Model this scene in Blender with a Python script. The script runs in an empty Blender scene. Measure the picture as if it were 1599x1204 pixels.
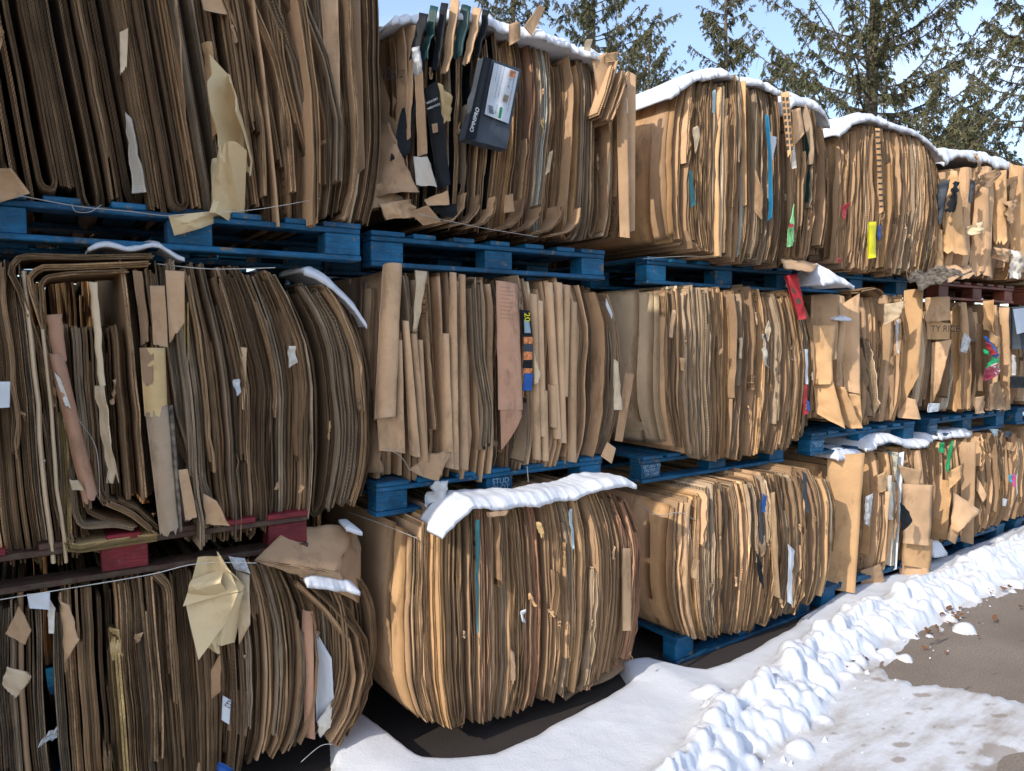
import bpy, bmesh, math, random
import numpy as np
from mathutils import Vector, Matrix
sc = bpy.context.scene
# ---------------------------------------------------------------- camera, sky, sun, exposure
F = 1130.0; CX, CY = 799.5, 602.0
EYE = np.array([0.0, -2.66, 1.67])
YAW = math.radians(33.6); PIT = math.atan(72 / 1130)
FW = np.array([math.sin(YAW) * math.cos(PIT), math.cos(YAW) * math.cos(PIT), -math.sin(PIT)])
RT = np.array([math.cos(YAW), -math.sin(YAW), 0.0]); UP = np.cross(RT, FW)
cam = bpy.data.cameras.new('camera'); camo = bpy.data.objects.new('camera', cam); sc.collection.objects.link(camo)
cam.sensor_width = 36; cam.lens = 36 * F / 1599; cam.clip_start = 0.05; cam.clip_end = 600
camo.location = EYE
camo.rotation_euler = Matrix([[RT[i], UP[i], -FW[i]] for i in range(3)]).to_euler()
sc.camera = camo
SUN_EL = math.radians(33); SUN_PHI = math.radians(11.5)      # the sun shines along the wall from the left, a little from the front
tosun = Vector((-math.cos(SUN_PHI) * math.cos(SUN_EL), -math.sin(SUN_PHI) * math.cos(SUN_EL), math.sin(SUN_EL)))
w = bpy.data.worlds.new('World'); sc.world = w; w.use_nodes = True
nt = w.node_tree; bg = nt.nodes['Background']; bg.inputs[1].default_value = 0.15
sky = nt.nodes.new('ShaderNodeTexSky'); sky.sky_type = 'NISHITA'; sky.sun_disc = False
sky.sun_elevation = SUN_EL; sky.sun_rotation = math.atan2(tosun.x, tosun.y) % (2 * math.pi)
sky.air_density = 1.0; sky.dust_density = 1.2; sky.ozone_density = 2.0
tc = nt.nodes.new('ShaderNodeTexCoord'); mp = nt.nodes.new('ShaderNodeMapping'); mp.inputs['Scale'].default_value = (1, 1, 3.2)
cn = nt.nodes.new('ShaderNodeTexNoise'); cn.inputs['Scale'].default_value = 2.2; cn.inputs['Detail'].default_value = 7; cn.inputs['Roughness'].default_value = .55
cr = nt.nodes.new('ShaderNodeValToRGB'); cr.color_ramp.elements[0].position = .42; cr.color_ramp.elements[1].position = .75
cr.color_ramp.elements[0].color = (0.12, 0.12, 0.12, 1); cr.color_ramp.elements[1].color = (.75, .75, .75, 1)
mx = nt.nodes.new('ShaderNodeMixRGB'); mx.inputs[2].default_value = (4.3, 4.8, 5.8, 1)
nt.links.new(tc.outputs['Generated'], mp.inputs[0]); nt.links.new(mp.outputs[0], cn.inputs[0]); nt.links.new(cn.outputs[0], cr.inputs[0])
nt.links.new(cr.outputs[0], mx.inputs[0]); nt.links.new(sky.outputs[0], mx.inputs[1]); nt.links.new(mx.outputs[0], bg.inputs[0])
sl = bpy.data.lights.new('sun', 'SUN'); sl.energy = 2.0; sl.angle = math.radians(.53); sl.color = (1, .93, .82)
so = bpy.data.objects.new('sun', sl); sc.collection.objects.link(so); so.rotation_euler = tosun.to_track_quat('Z', 'Y').to_euler()
vs = sc.view_settings; vs.view_transform = 'Standard'; vs.look = 'None'; vs.exposure = 0.98; vs.gamma = 1; vs.use_curve_mapping = False
sc.cycles.max_bounces = 6; sc.cycles.diffuse_bounces = 4

# ---------------------------------------------------------------- helpers
C = sc.collection
def ray(x, y): return FW + RT * (x - CX) / F + UP * (CY - y) / F
def at(x, y, Y=0.0):                       # the point of the plane Y seen at a pixel of the photograph
    d = ray(x, y); return EYE + d * ((Y - EYE[1]) / d[1])
def tag(o, label=None, cat=None, group=None, kind=None):
    if label: o['label'] = label
    if cat: o['category'] = cat
    if group: o['group'] = group
    if kind: o['kind'] = kind
    return o
def empty(name, loc):
    o = bpy.data.objects.new(name, None); C.objects.link(o); o.location = loc; o.empty_display_size = .1; return o
def wloc(o):
    v = np.zeros(3)
    while o is not None: v = v + np.array(o.location); o = o.parent
    return v
def mesh(name, V, Fc, mats, parent=None, midx=None, uv=None, smooth=False):
    V = np.asarray(V, dtype=float).reshape(-1, 3)
    if parent is not None: V = V - wloc(parent)
    me = bpy.data.meshes.new(name); me.from_pydata(V.tolist(), [], Fc if isinstance(Fc, list) else Fc.tolist())
    for m in mats: me.materials.append(m)
    if midx is not None: me.polygons.foreach_set('material_index', np.asarray(midx, dtype=np.int32))
    if uv is not None:
        l = me.uv_layers.new(name='UVMap'); l.data.foreach_set('uv', np.asarray(uv, dtype=np.float32).ravel())
    if smooth: me.polygons.foreach_set('use_smooth', np.ones(len(me.polygons), dtype=bool))
    me.update()
    o = bpy.data.objects.new(name, me); C.objects.link(o); o.parent = parent
    return o
def hash2(i, j, s):
    n = np.sin(i * 127.1 + j * 311.7 + s * 74.7) * 43758.5453
    return n - np.floor(n)
def vn(x, y, s=0):                          # value noise, -1..1
    x = np.asarray(x, float); y = np.asarray(y, float)
    i = np.floor(x); j = np.floor(y); f = x - i; g = y - j
    f = f * f * (3 - 2 * f); g = g * g * (3 - 2 * g)
    a = hash2(i, j, s); b = hash2(i + 1, j, s); c = hash2(i, j + 1, s); d = hash2(i + 1, j + 1, s)
    return 2 * ((a * (1 - f) + b * f) * (1 - g) + (c * (1 - f) + d * f) * g) - 1
def fbm(x, y, s=0, o=4):
    r = 0; a = 1; t = 0
    for k in range(o): r = r + a * vn(x * 2 ** k, y * 2 ** k, s + k * 3.1); t += a; a *= .5
    return r / t

# ---------------------------------------------------------------- materials
class NT:
    def __init__(s, name, rough=.85, spec=.2):
        s.m = bpy.data.materials.new(name); s.m.use_nodes = True; s.t = s.m.node_tree; s.b = s.t.nodes['Principled BSDF']
        s.b.inputs['Roughness'].default_value = rough; s.b.inputs['Specular IOR Level'].default_value = spec
    def n(s, t, **k):
        x = s.t.nodes.new('ShaderNode' + t)
        for a, b in k.items():
            if a[0] == 'i' and a[1:].isdigit():
                if isinstance(b, bpy.types.NodeSocket): s.t.links.new(b, x.inputs[int(a[1:])])
                else: x.inputs[int(a[1:])].default_value = b
            elif isinstance(b, bpy.types.NodeSocket): s.t.links.new(b, x.inputs[a.replace('_', ' ')])
            elif hasattr(x, a): setattr(x, a, b)
            else: x.inputs[a.replace('_', ' ')].default_value = b
        return x
    def noise(s, vec, scale, detail=3, rough=.55): return s.n('TexNoise', i0=vec, Scale=scale, Detail=detail, Roughness=rough).outputs[0]
    def ramp(s, fac, *st):
        r = s.n('ValToRGB', i0=fac); e = r.color_ramp.elements
        while len(e) < len(st): e.new(.5)
        for k, (p, c) in enumerate(st):
            e[k].position = p; e[k].color = (c, c, c, 1) if isinstance(c, (int, float)) else (*c, 1)
        return r.outputs[0]
    def mix(s, f, a, b, mode='MIX'):
        def c(v): return v if isinstance(v, bpy.types.NodeSocket) else ((v, v, v, 1) if isinstance(v, (int, float)) else (*v, 1))
        return s.n('MixRGB', blend_type=mode, i0=f, i1=c(a), i2=c(b)).outputs[0]
    def math(s, op, a, b=0.0, c=0.0): return s.n('Math', operation=op, i0=a, i1=b, i2=c).outputs[0]
    def col(s, c): s.t.links.new(c, s.b.inputs['Base Color'])
    def bump(s, h, strength=.3, dist=.002):
        b = s.n('Bump', Height=h); b.inputs['Strength'].default_value = strength; b.inputs['Distance'].default_value = dist
        s.t.links.new(b.outputs[0], s.b.inputs['Normal'])
def kraft(name, c, var=.22):                # broad face of a sheet
    k = NT(name, .8, .25); uv = k.n('UVMap').outputs[0]; ob = k.n('ObjectInfo').outputs['Random']
    geo = k.n('NewGeometry').outputs['Position']
    n1 = k.noise(geo, 5, 4); n2 = k.noise(geo, 60, 3)
    base = k.mix(k.ramp(n1, (.3, 0.0), (.7, 1.0)), tuple(x * .82 for x in c), tuple(min(1, x * 1.12) for x in c))
    hs = k.n('HueSaturation', Hue=.498, Saturation=.95, Fac=1.0, Color=base)
    k.t.links.new(k.math('MULTIPLY_ADD', ob, var * 2, 1 - var), hs.inputs['Value'])
    sep = k.n('SeparateXYZ', i0=uv)
    fl = k.math('SINE', k.math('MULTIPLY', sep.outputs[1], 2 * math.pi / .0085))
    st = k.ramp(k.noise(k.n('Mapping', i0=geo, Scale=(3, 3, 1.2)).outputs[0], 3, 5, .7), (.30, .55), (.46, 1.0))
    c2 = k.mix(1.0, hs.outputs[0], st, 'MULTIPLY')
    c3 = k.mix(k.math('MULTIPLY', n2, .16), c2, (.14, .09, .05))
    k.col(c3)
    k.bump(k.math('ADD', k.math('MULTIPLY', fl, .13), k.math('MULTIPLY', k.noise(geo, 14, 3), 1.6)), .5, .0022)
    return k.m
def edge(name, c, flute=.5, golden=.3):     # cut edge: liners, wavy flutes and dark gaps; u runs across one ply, v along it in metres
    k = NT(name, .9, .1); uv = k.n('UVMap').outputs[0]; ob = k.n('ObjectInfo').outputs['Random']
    geo = k.n('NewGeometry').outputs['Position']; sep = k.n('SeparateXYZ', i0=uv); u = sep.outputs[0]; v = sep.outputs[1]
    uf = k.math('MINIMUM', k.math('FRACT', u), .999); ply = k.n('TexWhiteNoise', noise_dimensions='2D', i0=k.n('CombineXYZ', i0=k.math('FLOOR', k.math('MULTIPLY', u, .5)), i1=k.math('MULTIPLY', ob, 91.0)).outputs[0]).outputs[0]
    wob = k.math('MULTIPLY_ADD', k.math('SINE', k.math('MULTIPLY', v, 2 * math.pi / .0105)), .34, .5)
    d = k.math('ABSOLUTE', k.math('SUBTRACT', uf, wob))
    wave = k.ramp(d, (.12, 1.0), (.22, 0.0))
    ld = k.math('ABSOLUTE', k.math('SUBTRACT', uf, .5)); liner = k.ramp(ld, (.36, 0.0), (.43, 1.0))
    pat = k.math('MAXIMUM', wave, liner)
    along = k.n('CombineXYZ', i0=k.math('MULTIPLY', u, 4.6), i1=k.math('MULTIPLY', v, 4.0), i2=k.math('MULTIPLY', ob, 50)).outputs[0]
    streak = k.math('MULTIPLY', k.ramp(k.noise(along, 1.7, 4, .7), (.39, .10), (.52, 1.0)), k.ramp(k.noise(k.n('Mapping', i0=geo, Scale=(1, 1, .35)).outputs[0], 420, 2, .6), (.32, .45), (.55, 1.0)))
    sel = k.ramp(k.math('FRACT', k.math('MULTIPLY', ob, 7.31)), (flute - .02, 1.0), (flute + .02, 0.0))
    fac = k.mix(sel, streak, pat)
    n1 = k.noise(geo, 9, 4, .65)
    light = k.mix(k.ramp(n1, (.35, 0.0), (.68, 1.0)), tuple(x * .72 for x in c), tuple(min(1, x * 1.2) for x in c))
    gold = k.ramp(k.noise(geo, 26, 3, .7), (.55, 0.0), (.66, golden))
    light = k.mix(gold, light, (.50, .34, .14))
    hs = k.n('HueSaturation', Hue=.499, Saturation=.98, Fac=1.0, Color=light)
    k.t.links.new(k.math('MULTIPLY', k.math('MULTIPLY_ADD', k.math('FRACT', k.math('MULTIPLY', ob, 3.7)), .4, .8), k.math('MULTIPLY_ADD', k.math('POWER', ply, 1.6), 1.25, .50)), hs.inputs['Value'])
    k.col(k.mix(fac, tuple(x * .16 for x in c), hs.outputs[0]))
    k.bump(k.math('ADD', fac, k.noise(geo, 150, 2)), .8, .0025)
    return k.m
def plain(name, c, rough=.6, spec=.3, nz=.15, sc_=14):
    k = NT(name, rough, spec); geo = k.n('NewGeometry').outputs['Position']
    n1 = k.noise(geo, sc_, 4)
    k.col(k.mix(k.ramp(n1, (.3, 0.0), (.7, 1.0)), tuple(x * (1 - nz * 1.6) for x in c), tuple(min(1, x * (1 + nz)) for x in c)))
    k.bump(n1, .4, .004); return k.m
KR = {}
for nm, c, fl, go in (('tan', (.50, .325, .185), .35, .4), ('orange', (.53, .325, .155), .4, .5), ('brown', (.33, .215, .125), .55, .35), ('grey', (.37, .28, .195), .5, .12),
                      ('dark', (.22, .145, .088), .75, .2), ('white', (.62, .58, .52), .3, .05), ('pale', (.58, .46, .31), .3, .3), ('red', (.44, .245, .155), .3, .2),
                      ('golden', (.52, .37, .17), .2, .8)):
    c = (c[0] * 1.12, c[1] * 1.08, c[2] * 1.0); KR[nm] = (kraft('kraft_' + nm, c), edge('cut_edge_' + nm, tuple(min(.72, x * 1.12) for x in c), fl + .12, go))
M = {'black': plain('black_print', (.012, .014, .017), .6, .15), 'slate': plain('slate_print', (.055, .066, .082), .6, .2, .1), 'green_black': plain('dark_green_print', (.012, .05, .045), .45, .4),
     'label': plain('label_paper', (.62, .64, .66), .6, .3, .05), 'ink': plain('printing_ink', (.03, .03, .035), .6), 'brown_ink': plain('brown_ink', (.10, .065, .045), .7),
     'white_ink': plain('white_ink', (.75, .77, .78), .6), 'yellow': plain('yellow_print', (.80, .72, .01), .5), 'redp': plain('red_print', (.42, .035, .045), .5),
     'maroon': plain('maroon_print', (.32, .03, .06), .5), 'bluep': plain('blue_print', (.02, .10, .36), .5), 'teal': plain('teal_print', (.03, .13, .15), .5), 'blue2': plain('bright_blue_print', (.02, .17, .32), .5),
     'greenp': plain('green_print', (.02, .36, .12), .5), 'lime': plain('light_green_print', (.25, .60, .25), .5), 'cyan': plain('cyan_print', (.03, .45, .65), .4), 'pink': plain('pink_print', (.7, .12, .28), .4),
     'orangep': plain('orange_print', (.70, .24, .08), .5, .3, .35, 90), 'lightblue': plain('pale_blue_print', (.32, .42, .46), .5), 'grey': plain('grey_board', (.20, .19, .18), .7, .2, .3, 30),
     'weather': plain('weathered_board', (.17, .14, .11), .85, .1, .5, 40), 'silver': plain('silver_film', (.5, .5, .5), .3, .6, .3, 60)}
for a, b in (('paper', (.66, .51, .29)), ('paper2', (.56, .44, .27))):
    k = NT('kraft_' + a, .6, .35); geo = k.n('NewGeometry').outputs['Position']
    k.col(k.mix(k.noise(geo, 12, 3), tuple(x * .86 for x in b), tuple(x * 1.08 for x in b))); k.bump(k.noise(geo, 30, 4), .5, .006); M[a] = k.m
def plastic():
    k = NT('clear_film', .18, .6); k.b.inputs['Base Color'].default_value = (.75, .78, .8, 1); k.b.inputs['Alpha'].default_value = .55
    geo = k.n('NewGeometry').outputs['Position']; k.bump(k.noise(geo, 70, 4), .9, .006); return k.m
M['film'] = plastic()
def paint(name, c, bare=(.22, .16, .10), wear=.59):
    k = NT(name, .55, .3); oc = k.n('TexCoord').outputs['Object']; ob = k.n('ObjectInfo').outputs['Random']
    geo = k.n('NewGeometry').outputs['Position']
    gr = k.noise(k.n('Mapping', i0=geo, Scale=(6, 6, 60)).outputs[0], 3, 4, .6)
    n1 = k.noise(geo, 17, 6, .75)
    base = k.mix(k.ramp(gr, (.3, 0.0), (.7, 1.0)), tuple(x * .7 for x in c), tuple(x * 1.25 for x in c))
    hs = k.n('HueSaturation', Hue=.5, Saturation=1.0, Fac=1.0, Color=base); k.t.links.new(k.math('MULTIPLY_ADD', ob, .6, .7), hs.inputs['Value'])
    grime = k.ramp(k.noise(geo, 5, 5, .7), (.32, .38), (.6, 1.0)); scr = k.ramp(k.noise(k.n('Mapping', i0=geo, Scale=(4, 4, 50)).outputs[0], 5, 3, .7), (.62, 0.0), (.70, .6)); wn = k.mix(k.ramp(n1, (wear, 0.0), (wear + .05, .9)), hs.outputs[0], bare); wn = k.mix(scr, wn, bare); k.col(k.mix(1.0, wn, grime, 'MULTIPLY')); k.bump(k.math('ADD', gr, n1), .6, .003); return k.m
M['blue_wood'] = paint('blue_painted_wood', (.006, .112, .235)); M['blue_wood2'] = paint('worn_blue_painted_wood', (.006, .096, .205), wear=.58)
M['red_wood'] = paint('red_painted_wood', (.23, .022, .03), (.14, .07, .05), .6); M['brick_wood'] = paint('rust_red_painted_wood', (.17, .05, .03), (.1, .05, .03), .62)
M['worn_red'] = paint('weathered_red_wood', (.10, .05, .035), (.10, .07, .045), .5)
M['wire'] = plain('galvanised_wire', (.35, .34, .32), .35, .6); M['twine'] = plain('white_twine', (.62, .60, .55), .8)
def snowmat(name, dirt=False):
    k = NT(name, .55, .35); geo = k.n('NewGeometry').outputs['Position']
    n1 = k.noise(geo, 8, 6, .6); n2 = k.noise(geo, 90, 4, .7)
    c = k.mix(n1, (.58, .60, .65), (.69, .70, .73))
    if dirt:
        at_ = k.n('Attribute', attribute_name='dirt').outputs['Fac']
        mpx = k.n('Mapping', i0=geo); mpx.inputs['Rotation'].default_value = (0, 0, math.radians(-12)); mpx.inputs['Scale'].default_value = (1.0, 3.2, 1)
        a = k.noise(mpx.outputs[0], 2.6, 7, .62); b = k.noise(geo, 28, 6, .75)
        stain = k.math('MULTIPLY', k.ramp(k.math('ADD', a, k.math('MULTIPLY', b, .35)), (.62, 0.0), (.86, .8)), at_)
        spots = k.math('MULTIPLY', k.ramp(k.math('ADD', k.n('Attribute', attribute_name='soil').outputs['Fac'], k.math('MULTIPLY', b, .25)), (.42, 0.0), (.85, 1.0)), 1.0)
        ice = k.mix(k.ramp(b, (.35, 0.0), (.65, 1.0)), (.46, .43, .40), (.68, .68, .69))
        c = k.mix(k.math('MULTIPLY', at_, .40), c, ice)
        c = k.mix(stain, c, (.30, .245, .19)); c = k.mix(k.math('MULTIPLY', spots, .72), c, (.24, .18, .13))
    k.col(c); k.bump(k.math('ADD', k.math('MULTIPLY', n1, 1.5), n2), .45, .006)
    k.b.inputs['Subsurface Weight'].default_value = 0.0
    return k.m
M['snow'] = snowmat('snow'); M['ground_snow'] = snowmat('trodden_snow', True)

# ---------------------------------------------------------------- sheet builders
def resample(P, K):
    P = np.asarray(P, float); d = np.r_[0, np.cumsum(np.linalg.norm(np.diff(P, axis=0), axis=1))]
    s = np.linspace(0, d[-1], K)
    return np.stack([np.interp(s, d, P[:, i]) for i in range(P.shape[1])], 1), d[-1]
def stack(name, parent, path, n, t, yf, yb, mats, rg, ydy=.006, zt=.012, groove=.012, K=None, folded=False, gapf=.26):
    """n plies side by side following a path in the X-Z plane; the cut edges face the camera, the broad faces run back to yb."""
    path = np.asarray(path, float)
    if K is None: K = len(path)
    else: path, _ = resample(path, K)
    L = np.linalg.norm(np.diff(path, axis=0), axis=1).sum()
    T = np.gradient(path, axis=0); T /= np.linalg.norm(T, axis=1)[:, None] + 1e-9
    N = np.stack([-T[:, 1], T[:, 0]], 1)
    s0 = np.linspace(0, 1, K); yf = np.broadcast_to(yf, (K,)) if np.ndim(yf) == 0 else np.interp(s0, np.linspace(0, 1, len(yf)), yf)
    cols = []; W = n * t; uvu = []
    for j in range(n):
        a = rg.random() * zt / L; b = 1 - rg.random() * zt / L; e_ = rg.random(); a += (e_ < .10) * rg.uniform(.03, .30) * (n > 1); b -= (e_ > .90) * rg.uniform(.03, .30) * (n > 1); s = a + s0 * (b - a)
        o = -W / 2 + j * t; dy = (rg.random() - .5) * 2 * ydy + .004 * vn(s0 * 5 + rg.random() * 99, 0 * s0, 3) + (rg.standard_normal(K) * .0012) + (rg.standard_normal(K) * .005 if (rg.random() < .30 and not folded) else 0)
        P = np.stack([np.interp(s, s0, path[:, 0]), np.interp(s, s0, path[:, 1])], 1)
        Nn = np.stack([np.interp(s, s0, N[:, 0]), np.interp(s, s0, N[:, 1])], 1); Y = np.interp(s, s0, yf) + dy
        def add(off, y, u): Q = P + Nn * off; cols.append(np.stack([Q[:, 0], y, Q[:, 1]], 1)); uvu.append(u)
        if folded:
            r = t * .5 if t < .03 else .012
            add(o, Y + r, 0); add(o + t * .18, Y + .12 * r, .2); add(o + t * .5, Y, .5); add(o + t * (.82 - gapf), Y + .12 * r, .8); add(o + t * (1 - gapf), Y + r, 1)
        else:
            add(o, Y, 0); add(o + t * (1 - gapf), Y, 1)
        if j < n - 1: add(o + t * (1 - gapf / 2), Y + groove, 1)
    A = np.stack(cols, 1)                      # K x Cn x 3
    Cn = A.shape[1]; B = A.copy(); B[:, :, 1] = yb
    V = np.concatenate([A.reshape(-1, 3), B.reshape(-1, 3)]); off = K * Cn
    faces = []; mi = []; uv = []; vv = s0 * L
    for k in range(K - 1):
        for c in range(Cn - 1):
            i = k * Cn + c; faces.append((i, i + 1, i + Cn + 1, i + Cn))
            mi.append(0 if folded else 1); ub = 0 if folded else (c // 3) * 2; uv += [(ub + uvu[c], vv[k]), (ub + uvu[c + 1], vv[k]), (ub + uvu[c + 1], vv[k + 1]), (ub + uvu[c], vv[k + 1])]
        for c, sgn in ((0, 0), (Cn - 1, 1)):
            i = k * Cn + c; q = (i, i + Cn, off + i + Cn, off + i) if not sgn else (i, off + i, off + i + Cn, i + Cn)
            faces.append(q); mi.append(0)
            y0 = A[k, c, 1]
            uv += [(y0, vv[k]), (y0, vv[k + 1]), (yb, vv[k + 1]), (yb, vv[k])] if not sgn else [(y0, vv[k]), (yb, vv[k]), (yb, vv[k + 1]), (y0, vv[k + 1])]
    for k in (0, K - 1):
        for c in range(Cn - 1):
            i = k * Cn + c; faces.append((i, off + i, off + i + 1, i + 1)); mi.append(1)
            uv += [(uvu[c], 0), (uvu[c], 1), (uvu[c + 1], 1), (uvu[c + 1], 0)]
    return mesh(name, V, faces, mats, parent, mi, uv)
def grid_sheet(name, parent, P, thick, mats, smooth=True):
    """a thin solid sheet from a grid of points nu x nv"""
    P = np.asarray(P, float); nu, nv = P.shape[:2]
    du = np.gradient(P, axis=0); dv = np.gradient(P, axis=1); N = np.cross(du, dv); N /= np.linalg.norm(N, axis=2)[:, :, None] + 1e-9
    Q = P + N * thick; V = np.concatenate([P.reshape(-1, 3), Q.reshape(-1, 3)]); off = nu * nv
    lu = np.r_[0, np.cumsum(np.linalg.norm(np.diff(P[:, nv // 2], axis=0), axis=1))]; lv = np.r_[0, np.cumsum(np.linalg.norm(np.diff(P[nu // 2], axis=0), axis=1))]
    f = []; mi = []; uv = []
    for i in range(nu - 1):
        for j in range(nv - 1):
            a = i * nv + j; b = a + 1; c = a + nv + 1; d = a + nv; q = [(lu[i], lv[j]), (lu[i], lv[j + 1]), (lu[i + 1], lv[j + 1]), (lu[i + 1], lv[j])]
            f.append((a, b, c, d)); uv += q; f.append((off + a, off + d, off + c, off + b)); uv += [q[0], q[3], q[2], q[1]]; mi += [0, 0]
    e = len(mats) - 1
    for i in range(nu - 1):
        for j in (0, nv - 1):
            a = i * nv + j; f.append((a, a + nv, off + a + nv, off + a)); uv += [(0, lu[i]), (0, lu[i + 1]), (1, lu[i + 1]), (1, lu[i])]; mi.append(e)
    for j in range(nv - 1):
        for i in (0, nu - 1):
            a = i * nv + j; f.append((a, a + 1, off + a + 1, off + a)); uv += [(0, lv[j]), (0, lv[j + 1]), (1, lv[j + 1]), (1, lv[j])]; mi.append(e)
    return mesh(name, V, f, mats, parent, mi, uv, smooth)
SEED = [100]
def flap(parent, px, Y, mat='tan', name='loose_flap', bend=0.0, crumple=.004, torn=.0, thick=.004, nu=9, nv=9, scale=5, smooth=True, bendv=0.0, folds=0):
    """a loose piece in front of a bale face. px: its four corners TL TR BR BL in the photograph, Y: depth of the corners (one or four values)."""
    if np.ndim(Y) == 0: Y = (Y,) * 4
    SEED[0] += 1; s = SEED[0] * .37
    c = [at(x, y, yy) for (x, y), yy in zip(px, Y)]
    u = np.linspace(0, 1, nu)[:, None, None]; v = np.linspace(0, 1, nv)[None, :, None]
    if torn: 
        tv = fbm(np.linspace(0, 1, nu) * 9 + s, np.zeros(nu) + s, 1)[:, None, None] * torn; v = v * (1 - np.abs(tv) * 1.4)
    P = (c[0] * (1 - u) + c[1] * u) * (1 - v) + (c[3] * (1 - u) + c[2] * u) * v
    n = np.cross(c[1] - c[0], c[3] - c[0]); n /= np.linalg.norm(n)
    if n[1] > 0: n = -n
    d = bend * (4 * u * (1 - u)) + bendv * (4 * v * (1 - v))
    cr = crumple * (fbm(P[:, :, 0] * scale * 3 + s, P[:, :, 2] * scale * 3, 3) * 1.2 + (1 - 2 * np.abs(vn(P[:, :, 0] * scale * 5 + s, P[:, :, 2] * scale * 5 + s, 5))) * .9 + (1 - 2 * np.abs(vn((P[:, :, 0] + P[:, :, 2]) * scale * 6 + s, (P[:, :, 0] - P[:, :, 2]) * scale * 3 + s, 8))) * .5)[:, :, None]
    if folds:
        rr = np.random.default_rng(SEED[0]); cr = 0; uu, vv_ = u[:, :, 0] * np.ones((1, nv)), v[:, :, 0] * np.ones((nu, 1)) if v.ndim == 3 and v.shape[0] == 1 else v[:, :, 0]
        for q in range(folds):
            an = rr.uniform(0, math.pi); cc = rr.uniform(.15, .85); cr = cr + rr.uniform(-1, 1) * np.abs((uu - .5) * math.cos(an) + (vv_ - .5) * math.sin(an) + .5 - cc)
        cr = (cr - cr.mean()) * crumple * 5; cr = cr[:, :, None]
    P = P + n * (d + cr)
    m = list(KR[mat]) if mat in KR else [M[mat]]
    return grid_sheet(name, parent, P, thick, m, smooth)
def text(parent, s, p0, p1, h, Y, mat='ink', name='printed_text', push=.004, sx=1.0):
    """flat lettering whose baseline runs from pixel p0 towards p1 on plane Y; h = letter height in metres"""
    if np.ndim(Y) == 0: Y = (Y, Y)
    a = at(*p0, Y[0]); b = at(*p1, Y[1]); u = Vector(b - a).normalized(); n = Vector((0, -1, 0)); n = (n - u * n.dot(u)).normalized(); v = n.cross(u)
    cu = bpy.data.curves.new('t', 'FONT'); cu.body = s; cu.size = h * 1.38; cu.fill_mode = 'FRONT'
    to = bpy.data.objects.new('t', cu); C.objects.link(to); dg = bpy.context.evaluated_depsgraph_get()
    me = bpy.data.meshes.new_from_object(to.evaluated_get(dg)); bpy.data.objects.remove(to)
    R = Matrix((u * sx, v, n)).transposed().to_4x4(); R.translation = Vector(a) + n * push - Vector(wloc(parent))
    me.transform(R); me.materials.clear(); me.materials.append(M[mat]); me.name = name
    o = bpy.data.objects.new(name, me); C.objects.link(o); o.parent = parent; return o
def tube(name, parent, pts, r, mat, sub=6):
    pts = np.asarray(pts, float); n = len(pts)
    if n > 2:                                 # smooth the polyline
        s = np.linspace(0, n - 1, (n - 1) * 6 + 1); P = np.zeros((len(s), 3))
        for a, t in enumerate(s):
            i = min(int(t), n - 2); f = t - i; p0 = pts[max(i - 1, 0)]; p1 = pts[i]; p2 = pts[i + 1]; p3 = pts[min(i + 2, n - 1)]
            P[a] = .5 * ((2 * p1) + (-p0 + p2) * f + (2 * p0 - 5 * p1 + 4 * p2 - p3) * f * f + (-p0 + 3 * p1 - 3 * p2 + p3) * f ** 3)
        pts = P; n = len(P)
    T = np.gradient(pts, axis=0); T /= np.linalg.norm(T, axis=1)[:, None] + 1e-9
    ref = np.array([.3, .9, .25]); A = np.cross(T, ref); A /= np.linalg.norm(A, axis=1)[:, None] + 1e-9; B = np.cross(T, A)
    r = np.broadcast_to(r, (n,))
    an = np.arange(sub) * 2 * math.pi / sub
    V = (pts[:, None] + (A[:, None] * np.cos(an)[None, :, None] + B[:, None] * np.sin(an)[None, :, None]) * r[:, None, None]).reshape(-1, 3)
    f = [(i * sub + j, i * sub + (j + 1) % sub, (i + 1) * sub + (j + 1) % sub, (i + 1) * sub + j) for i in range(n - 1) for j in range(sub)]
    f += [tuple(range(sub)), tuple(range((n - 1) * sub, n * sub))]
    return mesh(name, V, f, [M[mat]] if isinstance(mat, str) else [mat], parent, smooth=True)

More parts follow.
